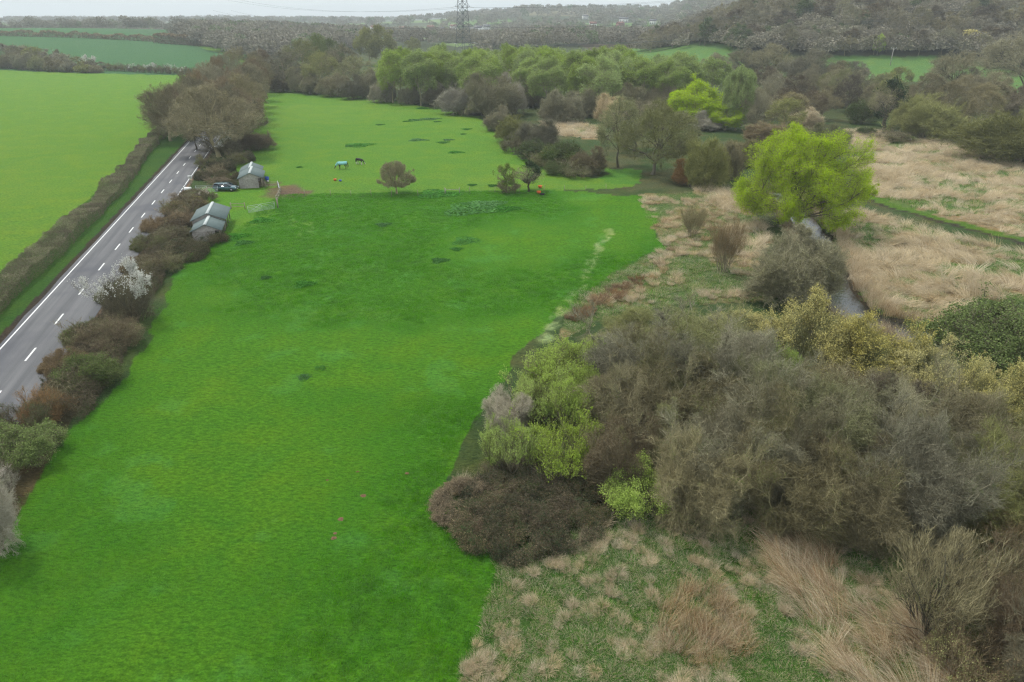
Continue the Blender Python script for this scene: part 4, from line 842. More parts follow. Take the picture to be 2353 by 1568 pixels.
stuff('reed_bed', 'pale straw-coloured flattened reeds filling the marsh', reed_src, P, fbm(P[:, 0], P[:, 1], .12, 3) * 14 + r.normal(size=len(P)) * .6, r.uniform(.5, 1.05, len(P)) * (1 - .35 * S((fbm(P[:, 0], P[:, 1], .1, 2) - .5) / .2)))
gsrc = [blades(20 + i, 70, .5, .5, .02, 0, .35, ['blade_green', 'blade_green', 'straw'], K=3, spread=.7) for i in range(3)]
P = pts_in(REED, .9, 5, lambda x, y: notrack(x, y) & (fbm(x, y, .2, 3) > .47))
stuff('marsh_grass', 'green growth between the flattened reeds', gsrc, P, r.uniform(0, 6.28, len(P)), r.uniform(.7, 1.4, len(P)))
# upright reed fringes along the stream
fr = []
for (a, b) in zip(RIVER[:-1], RIVER[1:]):
    for _ in range(int(math.hypot(b[0] - a[0], b[1] - a[1]) * 8)):
        t_ = r.random(); n_ = np.array([-(b[1] - a[1]), b[0] - a[0]]); n_ /= np.linalg.norm(n_)
        fr.append(np.array(a) * (1 - t_) + np.array(b) * t_ + n_ * (r.uniform(2.5, 4.4) if r.random() < .65 else -r.uniform(2.5, 4.2)))
fr = np.array(fr); stuff('reed_fringe', 'tawny upright reeds lining the stream banks', [blades(31, 60, 1.7, .6, .02, .15, .2, ['straw', 'straw_rust']), blades(32, 60, 1.7, .6, .02, .0, .2, ['straw', 'straw_pale'])], fr, r.uniform(0, 6.28, len(fr)), r.uniform(.6, 1.1, len(fr)))
# rough wet grass at the near corner
rough = lambda x, y: (line_d(x, y, [tuple(q) for q in NF]) > 0)
notnf = lambda x, y: ~in_poly(x, y, NF)
ts = [blades(40 + i, 260, .55, .28, .011, .1, .45, ['straw', 'straw_pale'], K=4, spread=.9) for i in range(4)]
P = pts_in([ROUGH], 2.8, 7, lambda x, y: notnf(x, y) & (vnoise(x, y, 1.1) > .5)); stuff('tussocks', 'straw-coloured grass tussocks in the wet corner', ts, P, r.uniform(0, 6.28, len(P)), r.uniform(.35, 1.05, len(P)))
lg = [blades(50 + i, 130, .3, .35, .011, 0, .5, ['blade_green', 'blade_green', 'blade_green', 'straw_pale', 'straw'], K=3, spread=.8) for i in range(4)]
P = pts_in([ROUGH], 9, 8, notnf); stuff('rough_grass', 'long green and bleached grass between the tussocks', lg, P, r.uniform(0, 6.28, len(P)), r.uniform(.6, 1.4, len(P)))
P = pts_in([MIXR], 2.2, 9); stuff('rough_grass', 'green and bleached rough grass between field and stream', lg, P, r.uniform(0, 6.28, len(P)), r.uniform(.8, 1.8, len(P)))
P = pts_in([MIXR], .5, 10, lambda x, y: fbm(x, y, .16, 3) > .48); stuff('tussocks', 'buff tussocks scattered between field and stream', ts + [blades(48, 200, .6, .35, .014, .3, .5, ['straw_rust', 'straw'])], P, r.uniform(0, 6.28, len(P)), r.uniform(.9, 2.0, len(P)))
P = pts_in([WP([(1300, 738), (1335, 700), (1400, 665), (1470, 635), (1480, 655), (1400, 700), (1340, 735)])], 1.2, 11); stuff('dock_stems', 'rust-red dead dock and sedge along the field edge', [blades(49, 160, .6, .3, .02, .1, .4, ['straw_rust', 'twig_rust'])], P, r.uniform(0, 6.28, len(P)), r.uniform(.8, 1.7, len(P)))
# tall leaning reeds, near corner
tr_ = [blades(60 + i, 70, 1.9, .6, .017, .7, .5, ['straw', 'straw_pale', 'straw_rust'], K=5) for i in range(3)]
LR = WP([(1760, 1180), (1850, 1210), (1990, 1330), (2120, 1440), (2270, 1620), (1960, 1620), (1880, 1450), (1800, 1350)])
P = pts_in([LR], 3.8, 12, lambda x, y: fbm(x, y, .5, 3) > .38); stuff('leaning_reeds', 'tall pale reeds leaning in a sweep across the near corner', tr_, P, r.normal(size=len(P)) * .6 + .85 * math.pi + 1.5 * (fbm(P[:, 0], P[:, 1], .3, 2) - .5), r.uniform(.4, 1.05, len(P)))
LR2 = WP([(1500, 1360), (1640, 1350), (1720, 1480), (1640, 1560), (1520, 1500)])
P = pts_in([LR2], 3.2, 13); stuff('leaning_reeds', 'patch of tan upright dead reeds among the tussocks', [blades(65, 90, 1.3, .45, .014, .2, .3, ['straw', 'straw_rust'], K=4)], P, r.uniform(0, 6.28, len(P)), r.uniform(.6, 1.1, len(P)))
P = pts_in([WP([(2180, 1180), (2420, 1190), (2420, 1620), (2250, 1620), (2120, 1400)])], 2.2, 14); stuff('withered_stems', 'brown withered stems filling the picture corner', [blades(66, 90, 1.4, .5, .014, .3, .3, ['straw_rust', 'straw', 'twig_olive'], K=4)], P, r.uniform(-.5, .5, len(P)) + 2.6, r.uniform(.6, 1.2, len(P)))
for nm_, pg, ht in (('straw tuft beside the osier bushes at the field edge', [(1040, 1110), (1075, 1090), (1085, 1120), (1050, 1150)], 1.3), ('straw fringe along the bramble mound', [(1230, 1262), (1380, 1200), (1410, 1170), (1420, 1190), (1330, 1250), (1240, 1282)], .8)):
    P = pts_in([WP(pg)], 2.5, 15); stuff('dry_grass', nm_, [blades(67, 120, ht, .3, .014, .4, .4, ['straw', 'straw_pale'], K=4)], P, r.uniform(0, 6.28, len(P)), r.uniform(.7, 1.2, len(P)))
# meadow grass of the near field
mg = [blades(70 + i, 46, .13, .32, .02, 0, .35, ['blade_bright'], K=3, spread=.9) for i in range(4)]
nfm = lambda x, y: (vnoise(x, y, 9.) > .15)
P = pts_in([NF], 6.5, 16, nfm); stuff('field_grass', 'short bright green grass of the near field', mg, P, r.uniform(0, 6.28, len(P)), r.uniform(.6, 1.5, len(P)) * (.7 + .7 * fbm(P[:, 0], P[:, 1], .3, 2)))

# ------------------------------------------------------------------ sheds, car, gates, animals
plain('roof_felt', (.125, .165, .16), .75, .3, 0, .12, 3); plain('ridge_cap', (.52, .56, .54), .6, .3, 0, .1)
plain('weathered_board', (.38, .35, .32), .9, .1, 0, .25, 5); plain('board_dark', (.20, .16, .12), .9, .1, 0, .3, 4)
plain('pylon_wire', (.15, .15, .15), .5); plain('post_wood', (.33, .29, .22), .9, .1, 0, .25, 6); plain('galvanised', (.55, .58, .6), .4, .5, .5, .1)
plain('white_board', (.75, .75, .72), .6, .3, 0, .08); plain('tub_orange', (.75, .16, .03), .5); plain('tub_blue', (.05, .12, .5), .5); plain('tub_black', (.02, .02, .02), .6)
def roof_sec(A, y0, y1, hw, ze, zr, mat=0, th=.07, xo=0):
    for s in (-1, 1):
        V = []
        for y in (y0, y1):
            V += [(xo, y, zr), (xo + s * hw, y, ze), (xo, y, zr - th), (xo + s * hw, y, ze - th)]
        f = [(0, 1, 5, 4), (2, 6, 7, 3), (1, 3, 7, 5), (0, 2, 3, 1), (4, 5, 7, 6)]
        if s > 0: f = [q[::-1] for q in f]
        A.add(V, f, mat)
def shed(loc, rz, label, near, far):
    t = thing('field_shed', label, 'shed', loc, rz)
    for (y0, y1, hw, ze, zr, xo) in (near, far):
        hw *= .92; ze *= .86; zr = ze + (zr - ze) * .85
        A = Acc(); roof_sec(A, y0 - .25, y1 + .1, hw + .3, ze - .1, zr, 0, .08, xo); ro = obj('roof', A.mesh('roof', ['roof_felt']), t)
        A = Acc(); roof_sec(A, y0 - .26, y1 + .11, .22, zr - .02, zr + .045, 0, .05, xo); obj('ridge_cap', A.mesh('ridge_cap', ['ridge_cap']), ro)
        A = Acc(); nb = 9; h = ze - .12
        for k in range(nb):                                        # boarded back side, facing the road
            z0 = h / nb * k; A.box((xo - hw + .012 * (k % 2), (y0 + y1) / 2, z0 + h / nb / 2), (.05, y1 - y0, h / nb - .012))
        for ye in (y0, y1):
            for k in range(nb): z0 = h / nb * k; A.box((xo + (-.45 if ye == y1 else -.35), ye + .01 * (k % 2), z0 + h / nb / 2), (2 * hw - (.9 if ye == y1 else .7), .05, h / nb - .012))
            A.add([(xo - hw, ye - .02, h), (xo + hw, ye - .02, h), (xo, ye - .02, zr - .1), (xo - hw, ye + .03, h), (xo + hw, ye + .03, h), (xo, ye + .03, zr - .1)], [(0, 1, 2), (5, 4, 3)])
            A.add([(xo - hw, ye - .02, h), (xo, ye - .02, zr - .1), (xo, ye + .03, zr - .1), (xo - hw, ye + .03, h), ], [(0, 1, 2, 3)])
        obj('wall', A.mesh('wall', ['weathered_board']), t)
        for k in range(4):
            A = Acc(); y = y0 + .1 + (y1 - y0 - .2) * k / 3; A.box((xo + hw - .1, y, h / 2), (.14, .14, h)); obj('post', A.mesh('post', ['post_wood']), t)
        A = Acc(); A.box((xo + hw - .1, (y0 + y1) / 2, h - .12), (.08, y1 - y0, .2)); obj('beam', A.mesh('beam', ['post_wood']), t)
        A = Acc(); A.box((xo + hw - .16, y0 + 1., h * .45), (.05, 1.6, h * .8)); obj('board_panel', A.mesh('board_panel', ['board_dark']), t)
    return t
RZ = math.radians(15)
shed((-51.3, 135.4, 0), RZ, 'upper pale-boarded field shed with grey-green roof beyond the parked car', (-3.3, 3.3, 2.3, 2.35, 3.15, 0), (3.5, 9.4, 2.1, 2.1, 2.9, -.5))
shed((-47.5, 105.9, 0), RZ, 'lower field shed with grey-green roof half buried in roadside brambles', (-3.5, 3.6, 2.5, 2.3, 3.15, 0), (-8.6, -3.7, 2.1, 1.95, 2.75, .25))

def lathe(A, prof, n, mat=0, M=None, axis='z'):
    a = np.linspace(0, 2 * math.pi, n, endpoint=False); V = np.array([[(r_ * math.cos(t), r_ * math.sin(t), z) for t in a] for r_, z in prof]).reshape(-1, 3)
    if axis == 'y': V = V[:, [0, 2, 1]]
    if axis == 'x': V = V[:, [2, 0, 1]]
    if M is not None: V = V + np.array(M)
    K = len(prof); f = [(i * n + j, i * n + (j + 1) % n, (i + 1) * n + (j + 1) % n, (i + 1) * n + j) for i in range(K - 1) for j in range(n)]
    A.add(V, f, mat)
m, t, b = newmat('car_paint', .22, .6); b.inputs['Base Color'].default_value = (.05, .12, .14, 1); b.inputs['Metallic'].default_value = .35; b.inputs['Coat Weight'].default_value = .8
m, t, b = newmat('car_glass', .06, .6); b.inputs['Base Color'].default_value = (.015, .02, .025, 1)
m, t, b = newmat('tyre', .85, .2); b.inputs['Base Color'].default_value = (.02, .02, .02, 1)
plain('alloy', (.35, .36, .38), .3, .5, .7); plain('lamp_lens', (.7, .72, .75), .15, .6); plain('tail_lens', (.4, .02, .02), .2, .6); plain('plate', (.75, .75, .6), .5)
def car(loc, rz, label):
    t = thing('parked_car', label, 'car', loc, rz)
    # side outline (x, sill z, shoulder z), cabin outline
    xs = np.array([-2.28, -2.2, -1.9, -1.2, 0, .9, 1.5, 1.95, 2.2, 2.3]); zt = np.array([.75, .98, 1.02, 1.0, .98, .98, .93, .84, .74, .55]); zb = np.array([.45, .32, .25, .22, .22, .22, .22, .26, .3, .42]); hw = np.array([.72, .82, .9, .92, .93, .93, .91, .86, .76, .62])
    A = Acc(); V = []
    for x, a_, b_, w_ in zip(xs, zt, zb, hw):
        for (y, z) in ((-w_ * .9, b_), (-w_, b_ + .2), (-w_, (a_ + b_) / 2 + .12), (-w_ * .93, a_), (-w_ * .5, a_ + .03), (w_ * .5, a_ + .03), (w_ * .93, a_), (w_, (a_ + b_) / 2 + .12), (w_, b_ + .2), (w_ * .9, b_)): V.append((x, y, z))
    F = [(i * 10 + j, i * 10 + (j + 1) % 10, (i + 1) * 10 + (j + 1) % 10, (i + 1) * 10 + j) for i in range(9) for j in range(10)]
    for e_ in (0, 90):
        for j in range(4): q = (e_ + j, e_ + j + 1, e_ + 8 - j, e_ + 9 - j); F.append(q if e_ == 0 else q[::-1])
    A.add(V, F); me = A.mesh('body', ['car_paint'], True); bd = obj('body', me, t); md = bd.modifiers.new('s', 'SUBSURF'); md.levels = md.render_levels = 1
    cx = [(-2.08, -1.75), (-1.2, -1.15), (.1, .05), (1.25, .45)]       # cabin: lower and upper x of each pillar
    A = Acc(); V = []
    for (xl, xu) in ((-2.1, -1.7), (1.3, .5)):
        for s in (-1, 1): V += [(xl, s * .86, .97), (xu, s * .62, 1.46)]
    A.add(V, [(0, 1, 3, 2), (4, 6, 7, 5), (0, 4, 5, 1), (2, 3, 7, 6)]); obj('window', A.mesh('window', ['car_glass']), t)
    A = Acc(); A.add([(-1.85, -.6, 1.475), (.42, -.6, 1.475), (.42, .6, 1.475), (-1.85, .6, 1.475), (-1.95, -.66, 1.44), (.55, -.66, 1.44), (.55, .66, 1.44), (-1.95, .66, 1.44), (-1.6, -.45, 1.52), (.2, -.45, 1.52), (.2, .45, 1.52), (-1.6, .45, 1.52)],
                     [(8, 9, 10, 11), (0, 1, 9, 8), (1, 2, 10, 9), (2, 3, 11, 10), (3, 0, 8, 11), (4, 5, 1, 0), (5, 6, 2, 1), (6, 7, 3, 2), (7, 4, 0, 3)]); obj('roof', A.mesh('roof', ['car_paint'], True), t)
    for s in (-1, 1):
        A = Acc()
        for xl, xu in ((-2.08, -1.72), (-1.05, -1.0), (.05, 0.0), (1.28, .52)): A.bar((xl, s * .87, .97), (xu, s * .63, 1.47), .07)
        A.bar((-1.7, s * .62, 1.5), (.3, s * .62, 1.53), .035)
        obj('pillar_trim', A.mesh('pillar_trim', ['car_paint']), t)
        A = Acc(); A.box((.95, s * 1.0, 1.02), (.16, .2, .13)); obj('wing_mirror', A.mesh('wing_mirror', ['car_paint']), t)
        A = Acc(); A.box((2.17, s * .58, .7), (.14, .26, .12)); obj('headlight', A.mesh('headlight', ['lamp_lens']), t)
        A = Acc(); A.box((-2.24, s * .64, .86), (.08, .22, .14)); obj('tail_light', A.mesh('tail_light', ['tail_lens']), t)
        for x in (-1.38, 1.42):
            A = Acc(); lathe(A, [(.2, -.1), (.33, -.11), (.35, -.07), (.35, .07), (.33, .11), (.2, .1)], 20, 0, (x, s * .86, .35), 'y'); wh = obj('wheel', A.mesh('wheel', ['tyre'], True), t)
            A = Acc(); lathe(A, [(.0, .06), (.06, .115), (.2, .1), (.235, .115), (.235, -.1), (0, -.1)], 16, 0, (x, s * .86, .35), 'y'); obj('rim', A.mesh('rim', ['alloy']), wh)
    A = Acc(); A.box((2.3, 0, .5), (.03, .5, .11)); obj('number_plate', A.mesh('number_plate', ['plate']), t)
    A = Acc(); A.box((2.255, 0, .68), (.05, .7, .09)); obj('grille', A.mesh('grille', ['tyre']), t)
    return t
car((-54.6, 130.2, 0), math.radians(-3), 'dark teal estate car parked on the grass below the upper shed')

def field_gate(a, b, h=1.25, label='', bars=6, braces=True):
    a = np.array(a, float); b = np.array(b, float); L_ = np.linalg.norm(b - a); t = thing('field_gate', label, 'gate', (a[0], a[1], 0), math.atan2(b[1] - a[1], b[0] - a[0]))
    A = Acc(); zs = np.array([.18, .34, .52, .72, .95, 1.22])[-bars:] * h / 1.22
    for z in zs: A.bar((0, 0, z), (L_, 0, z), .05)
    obj('bar', A.mesh('bar', ['galvanised']), t); A = Acc()
    for x in (0, L_): A.bar((x, 0, zs[0] - .03), (x, 0, h), .065)
    if braces: A.bar((L_ / 2, -.03, zs[0]), (L_ / 2, -.03, h), .05); A.bar((0, .03, zs[0]), (L_ / 2, .03, h), .045)
    obj('gate_frame', A.mesh('gate_frame', ['galvanised']), t)
def rail_fence(pts, h, label, nr=3, spacing=1.8, mat='post_wood'):
    pts = [np.array(p, float) for p in pts]; o0 = pts[0]; t = thing('rail_fence', label, 'fence', (o0[0], o0[1], 0)); R_ = Acc()
    for a, b in zip(pts[:-1], pts[1:]):
        n = max(1, round(np.linalg.norm(b - a) / spacing))
        for k in range(n + (b is pts[-1])):
            p = a + (b - a) * k / n - o0; A = Acc(); A.box((p[0], p[1], h / 2), (.13, .13, h + .1)); obj('post', A.mesh('post', [mat]), t)
        for k in range(nr): z = h * (k + .7) / nr; R_.bar((a[0] - o0[0], a[1] - o0[1], z), (b[0] - o0[0], b[1] - o0[1], z), .09)
    obj('rail', R_.mesh('rail', [mat]), t)
field_gate((-59.6, 128.6), (-55.5, 128.6), 1.25, 'long grey metal gate standing in front of the tail of the parked car')
field_gate((-44.4, 113.2), (-40.9, 116.2), 1.3, 'silver metal gate standing ajar into the near field')
field_gate((-45.5, 132.9), (-44.2, 129.6), 1.3, 'short silver metal gate at the muddy corner of the paddock')
rail_fence([(-51.2, 133.2), (-48, 133), (-45.6, 133)], 1.15, 'wooden rail fence between the upper shed and the muddy corner', 3)
rail_fence([(-43.9, 129.2), (-43.0, 125.5), (-42.3, 121.5)], 1.1, 'leaning wooden rail fence between the muddy corner and the open gate', 2)
rail_fence([(-48.6, 116.6), (-46.2, 116.6)], 1.05, 'short wooden rail fence behind the lower shed', 2, 2.4)
A = Acc(); A.box((0, 0, .85), (.2, .2, 1.8)); tag(obj('gate_post', A.mesh('gate_post', ['post_wood']), None, (-40.7, 117.2, 0)), 'thick pale post holding the open gate', 'post')
# line of stakes and wire across the field
A0 = Acc(); A0.bar((0, 0, -.1), (0, 0, 1.15), .11); st = A0.mesh('fence_stake', ['post_wood']); fp = [np.array(q) for q in FENCE_PTS]
A = Acc(); V_ = []
for (a, b) in zip(fp[:-1], fp[1:]):
    n = max(1, round(np.linalg.norm(b - a) / 4.2))
    for k in range(n): V_.append(a + (b - a) * k / n)
tf = thing('wire_fence', 'thin post and wire fence dividing the horse field from the near field', 'fence', (V_[0][0], V_[0][1], 0))
for i, p in enumerate(V_): q = obj('stake', st, tf, (p[0] - V_[0][0], p[1] - V_[0][1], 0), 0, (1, 1, .8 + .35 * ((i * 37) % 10) / 10)); q.rotation_euler[1] = .08 * math.sin(i * 3)
for a, b in zip(V_[:-1], V_[1:]):
    for z in (.45, .95): A.bar((a[0] - V_[0][0], a[1] - V_[0][1], z), (b[0] - V_[0][0], b[1] - V_[0][1], z), .009)
obj('wire', A.mesh('wire', ['pylon_wire']), tf)
q = g2(1040, 443); rail_fence([(q[0] - 1.3, q[1] - .4), (q[0] + 1.3, q[1])], .9, 'broken pale rails lying at the wire fence in the middle of the field', 1, 2.6, 'weathered_board')
# field notice, white board, buckets
t = thing('notice_board', 'cream notice board on a post beside the road, above the white board', 'sign', (-62.9, 134.2, 0), .2)
A = Acc(); A.box((0, 0, .9), (.09, .09, 1.8)); obj('post', A.mesh('post', ['post_wood']), t)
A = Acc(); A.box((0, -.07, 1.75), (.75, .03, .62)); obj('panel', A.mesh('panel', ['white_board']), t)
A = Acc(); A.box((.12, -.07, 1.25), (.42, .03, .3)); obj('small_panel', A.mesh('small_panel', ['straw_pale']), t)
A = Acc()
for z in (1.9, 1.78, 1.66): A.box((0, -.09, z), (.5, .008, .05))
obj('lettering', A.mesh('lettering', ['board_dark']), t)
t = thing('white_trough', 'white barrel-shaped trough lying on its side in the gateway by the road', 'trough', (-61.6, 129.6, 0), 0)
A = Acc(); lathe(A, [(.0, -.62), (.36, -.62), (.4, -.58), (.4, .58), (.36, .62), (.0, .62)], 20, 0, (0, 0, .42), 'x'); obj('barrel', A.mesh('barrel', ['white_board'], False), t)
A = Acc(); A.box((-.4, 0, .06), (.1, .6, .12)); A.box((.4, 0, .06), (.1, .6, .12)); obj('bearer', A.mesh('bearer', ['board_dark']), t)
def tub(p, mat, label, r_=.28, h=.35, handles=True):
    t = thing('feed_tub', label, 'tub', (p[0], p[1], 0)); A = Acc(); lathe(A, [(0, .02), (r_ * .75, .02), (r_, h), (r_ * .93, h), (r_ * .7, .06), (0, .06)], 18); obj('bowl', A.mesh('bowl', [mat], True), t)
    A = Acc(); lathe(A, [(r_ * .98, h - .03), (r_ * 1.07, h - .01), (r_ * 1.0, h + .02)], 18); obj('rim', A.mesh('rim', [mat]), t)
tub((-49.4, 138.4), 'tub_blue', 'blue water drum beside the upper shed', .42, .85); tub((-49.0, 137.6), 'white_board', 'small white bucket leaning at the blue drum', .22, .35)
tub(g2(1241, 432), 'tub_orange', 'orange feed tub behind the gnarled tree, the farther one', .42, .42); tub(g2(1238, 446), 'tub_orange', 'orange feed tub in front of the fence line near the gnarled tree', .42, .42); tub(g2(1246, 448), 'tub_black', 'black rubber tub lying next to the orange one', .5, .18)
tub(g2(770, 415), 'tub_orange', 'faded orange tub in the grass near the rugged horse', .34, .3); tub(g2(782, 417), 'tub_blue', 'small blue tub in the grass near the rugged horse', .3, .22)
# molehills
plain('mole_soil', (.17, .10, .06), .95, .1, 0, .3, 6)
for i, (u, v, s) in enumerate([(783, 1195, .2), (752, 1105, .18), (835, 1140, .17), (767, 1240, .16), (935, 1088, .12), (556, 1265, .12), (722, 1098, .14), (770, 1226, .12), (822, 1087, .14), (645, 1195, .1), (1011, 850, .1)]):
    rr = np.random.default_rng(i); A = Acc(); lathe(A, [(0, .55), (.35, .5), (.7, .3), (1.0, .05), (1.25, -.1)], 14); me = A.mesh('molehill', ['mole_soil'], True)
    for vv in me.vertices: vv.co += Vector(rr.normal(size=3)) * .09
    p = g2(u, v); tag(obj('molehill', me, None, (p[0], p[1], .0), 0, (s * 1.05, s * .9, s * .6)), 'small reddish-brown molehill in the bright green near field', 'molehill', 'molehills in the near field')

wsrc = []
for i in range(3):
    r_ = np.random.default_rng(i); A = Acc(); n = 900; a = r_.uniform(0, 6.28, n); q = np.sqrt(r_.uniform(0, 1, n)) * (1 + .3 * np.sin(3 * a + i)); C = np.stack([np.cos(a) * q, np.sin(a) * q * .8, r_.uniform(.02, .3, n) * (1.1 - q * .7)], 1)
    leaves(A, C, .16, r_, 0, r_.uniform(0, 1, n), 1.8, .3); wsrc.append(A.mesh('weed_patch', ['leaf_dock']))
for i, (u, v, wd) in enumerate([(828, 334, 62), (806, 337, 30), (960, 323, 44), (1018, 328, 30), (1030, 323, 26), (1046, 351, 36), (873, 288, 20), (955, 277, 40), (935, 280, 22), (990, 274, 44), (1004, 281, 18), (970, 250, 30), (1072, 298, 24), (1064, 309, 14), (688, 386, 14), (1085, 426, 20), (1132, 428, 24),
                                (1080, 482, 120), (1120, 470, 80), (1165, 480, 60), (1075, 556, 72), (1050, 575, 30), (700, 655, 46), (740, 850, 50), (700, 870, 40), (610, 640, 24), (1005, 447, 90), (540, 545, 60), (560, 560, 40), (600, 508, 50), (880, 518, 34), (1010, 600, 40)]):
    p_ = g2(u, v); w_ = wd * mpp(p_); tag(obj('weed_patch', wsrc[i % 3], None, (p_[0], p_[1], .0), 0, (w_ / 2, w_ / 2 * 1.1, .8)), 'dark patch of docks and coarse weeds in the grass', 'weed patch', 'weed patches in the fields')
# horses: one skinned body each
plain('coat_bay', (.045, .022, .012), .7, .3, 0, .2); plain('coat_dark', (.02, .016, .013), .7, .3); plain('coat_white', (.62, .58, .52), .8, .2, 0, .1); plain('rug_teal', (.25, .55, .55), .8, .2, 0, .12, 3); plain('rug_trim', (.05, .22, .24), .8)
def horse(loc, rz, label, mats, rug=None, sc=1.0, white_legs=False):
    t = thing('horse', label, 'horse', loc, rz, None, (sc,) * 3)
    J = [(-.55, 0, 1.18, .29), (0, 0, 1.12, .31), (.5, 0, 1.15, .29), (.85, 0, 1.10, .20), (1.15, 0, .80, .13), (1.32, 0, .48, .10), (1.40, 0, .40, .115), (1.52, 0, .12, .06), (-.82, 0, 1.15, .22)]
    E_ = [(0, 1), (1, 2), (2, 3), (3, 4), (4, 5), (5, 6), (6, 7), (0, 8)]
    def leg(root, pts):
        i0 = root
        for p in pts: J.append(p); E_.append((i0, len(J) - 1)); i0 = len(J) - 1
    for s, o in ((-1, .1), (1, -.1)):
        leg(2, [(.52 + o, s * .17, .88, .12), (.50 + o, s * .17, .52, .065), (.52 + o, s * .17, .12, .045), (.57 + o, s * .17, .03, .065)])
        leg(8, [(-.72 - o, s * .18, .92, .15), (-.62 - o, s * .18, .70, .09), (-.82 - o, s * .18, .50, .06), (-.76 - o, s * .18, .12, .045), (-.70 - o, s * .18, .03, .065)])
    for s in (-1, 1): leg(6, [(1.30, s * .07, .56, .025)])
    me = bpy.data.meshes.new('body'); me.from_pydata([j[:3] for j in J], E_, []); body = obj('body', me, t)
    for m_ in mats: me.materials.append(MATS[m_])
    sk = body.modifiers.new('skin', 'SKIN'); sk.use_smooth_shade = True
    if not me.skin_vertices: me.attributes.new
    bpy.context.view_layer.objects.active = body
    if not me.skin_vertices: bpy.ops.mesh.customdata_skin_add()
    for i, j in enumerate(J): me.skin_vertices[0].data[i].radius = (j[3], j[3])
    me.skin_vertices[0].data[0].use_root = True
    ss = body.modifiers.new('sub', 'SUBSURF'); ss.levels = ss.render_levels = 1
    A = Acc(); P_ = np.array([[(-1.0, 0, 1.25), (-1.12, 0, 1.0), (-1.14, 0, .6), (-1.1, 0, .35)]], float); tubes(A, P_, np.array([[.05, .07, .08, .02]]), 8); obj('tail', A.mesh('tail', [mats[0]], True), t)
    A = Acc(); P_ = np.array([[(.75, 0, 1.3), (1.02, 0, 1.06), (1.24, 0, .72), (1.34, 0, .52)]], float); tubes(A, P_, np.array([[.05, .06, .05, .03]]), 6); obj('mane', A.mesh('mane', [mats[0]], True), t)
    if rug:
        A = Acc(); xs = np.linspace(-.98, .82, 10); a = np.linspace(-2.05, 2.05, 15); V = []
        for x in xs:
            rr = .335 if x < .5 else .335 - (x - .5) * .22; zc = 1.15 - .04 * math.cos(x * 2)
            V += [(x, rr * math.sin(q), zc + rr * math.cos(q) * (1.0 if math.cos(q) > 0 else 1.35)) for q in a]
        A.add(V, [(i * 15 + j, (i + 1) * 15 + j, (i + 1) * 15 + j + 1, i * 15 + j + 1) for i in range(9) for j in range(14)]); ru = obj('rug', A.mesh('rug', [rug], True), t)
        s_ = ru.modifiers.new('s', 'SOLIDIFY'); s_.thickness = .02
        A = Acc(); xs = np.linspace(0, 1, 6); V = []
        for x in xs:
            cx, cz_, rr = .84 + .36 * x, 1.12 - .42 * x, .235 - .075 * x
            V += [(cx + rr * math.cos(q) * .7, rr * math.sin(q), cz_ + rr * math.cos(q) * .8) for q in np.linspace(-2.6, 2.6, 13)]
        A.add(V, [(i * 13 + j, (i + 1) * 13 + j, (i + 1) * 13 + j + 1, i * 13 + j + 1) for i in range(5) for j in range(12)]); obj('neck_cover', A.mesh('neck_cover', [rug], True), t)
    if white_legs:
        for (x, y) in ((.62, -.17), (.42, .17), (-.86, -.18), (-.66, .18)):
            A = Acc(); lathe(A, [(.0, .0), (.095, .0), (.085, .12), (.065, .3), (.08, .5), (.0, .5)], 10, 0, (x, y, 0)); obj('stocking', A.mesh('stocking', ['coat_white'], True), t)
        A = Acc(); tubes(A, np.array([[(1.36, 0, .53), (1.47, 0, .38), (1.57, 0, .17)]], float), np.array([[.05, .06, .04]]), 8); obj('blaze', A.mesh('blaze', ['coat_white'], True), t)
    return t
hp_ = g2(787, 390); horse((hp_[0], hp_[1], 0), math.radians(184), 'dark horse grazing in a pale turquoise rug', ['coat_bay'], 'rug_teal', 1.12)
hp_ = g2(827, 379); horse((hp_[0], hp_[1], 0), math.radians(-28), 'black pony with white legs and face grazing behind the rugged horse', ['coat_dark'], None, .98, True)

# ------------------------------------------------------------------ pylon, lines and poles
plain('pylon_steel', (.10, .12, .125), .6, .4, .3, .15, 1); plain('insulator', (.5, .52, .47), .4, .5)
PY = g2(1066, 138); PY = PY * (520 / PY[1]); PZ = float(H0(*PY)); ZB = [0, 7.5, 13.5, 17, 20.5, 24, 28, 32, 36, 39.5, 43, 47, 51]
def pw(z): return 5.9 - z * .17 if z < 14 else 3.52 - (z - 14) * .05
t = thing('pylon', 'lattice steel electricity pylon rising beyond the leafing plantation', 'pylon', (PY[0], PY[1], PZ - 1), .75)
cor = [(-1, -1), (1, -1), (1, 1), (-1, 1)]
for c_ in cor:
    A = Acc()
    for z0, z1 in zip(ZB[:-1], ZB[1:]): A.bar((c_[0] * pw(z0), c_[1] * pw(z0), z0), (c_[0] * pw(z1), c_[1] * pw(z1), z1), .3)
    obj('leg', A.mesh('leg', ['pylon_steel']), t)
A = Acc()
for z0, z1 in zip(ZB[:-1], ZB[1:]):
    for i in range(4):
        a, b = cor[i], cor[(i + 1) % 4]; p = lambda c_, z: (c_[0] * pw(z), c_[1] * pw(z), z)
        A.bar(p(a, z0), p(b, z1), .16); A.bar(p(b, z0), p(a, z1), .16); A.bar(p(a, z1), p(b, z1), .14)
obj('bracing', A.mesh('bracing', ['pylon_steel']), t)
ARM = [(13.5, 9.0), (24, 9.0), (36, 6.5), (47, 5.5)]
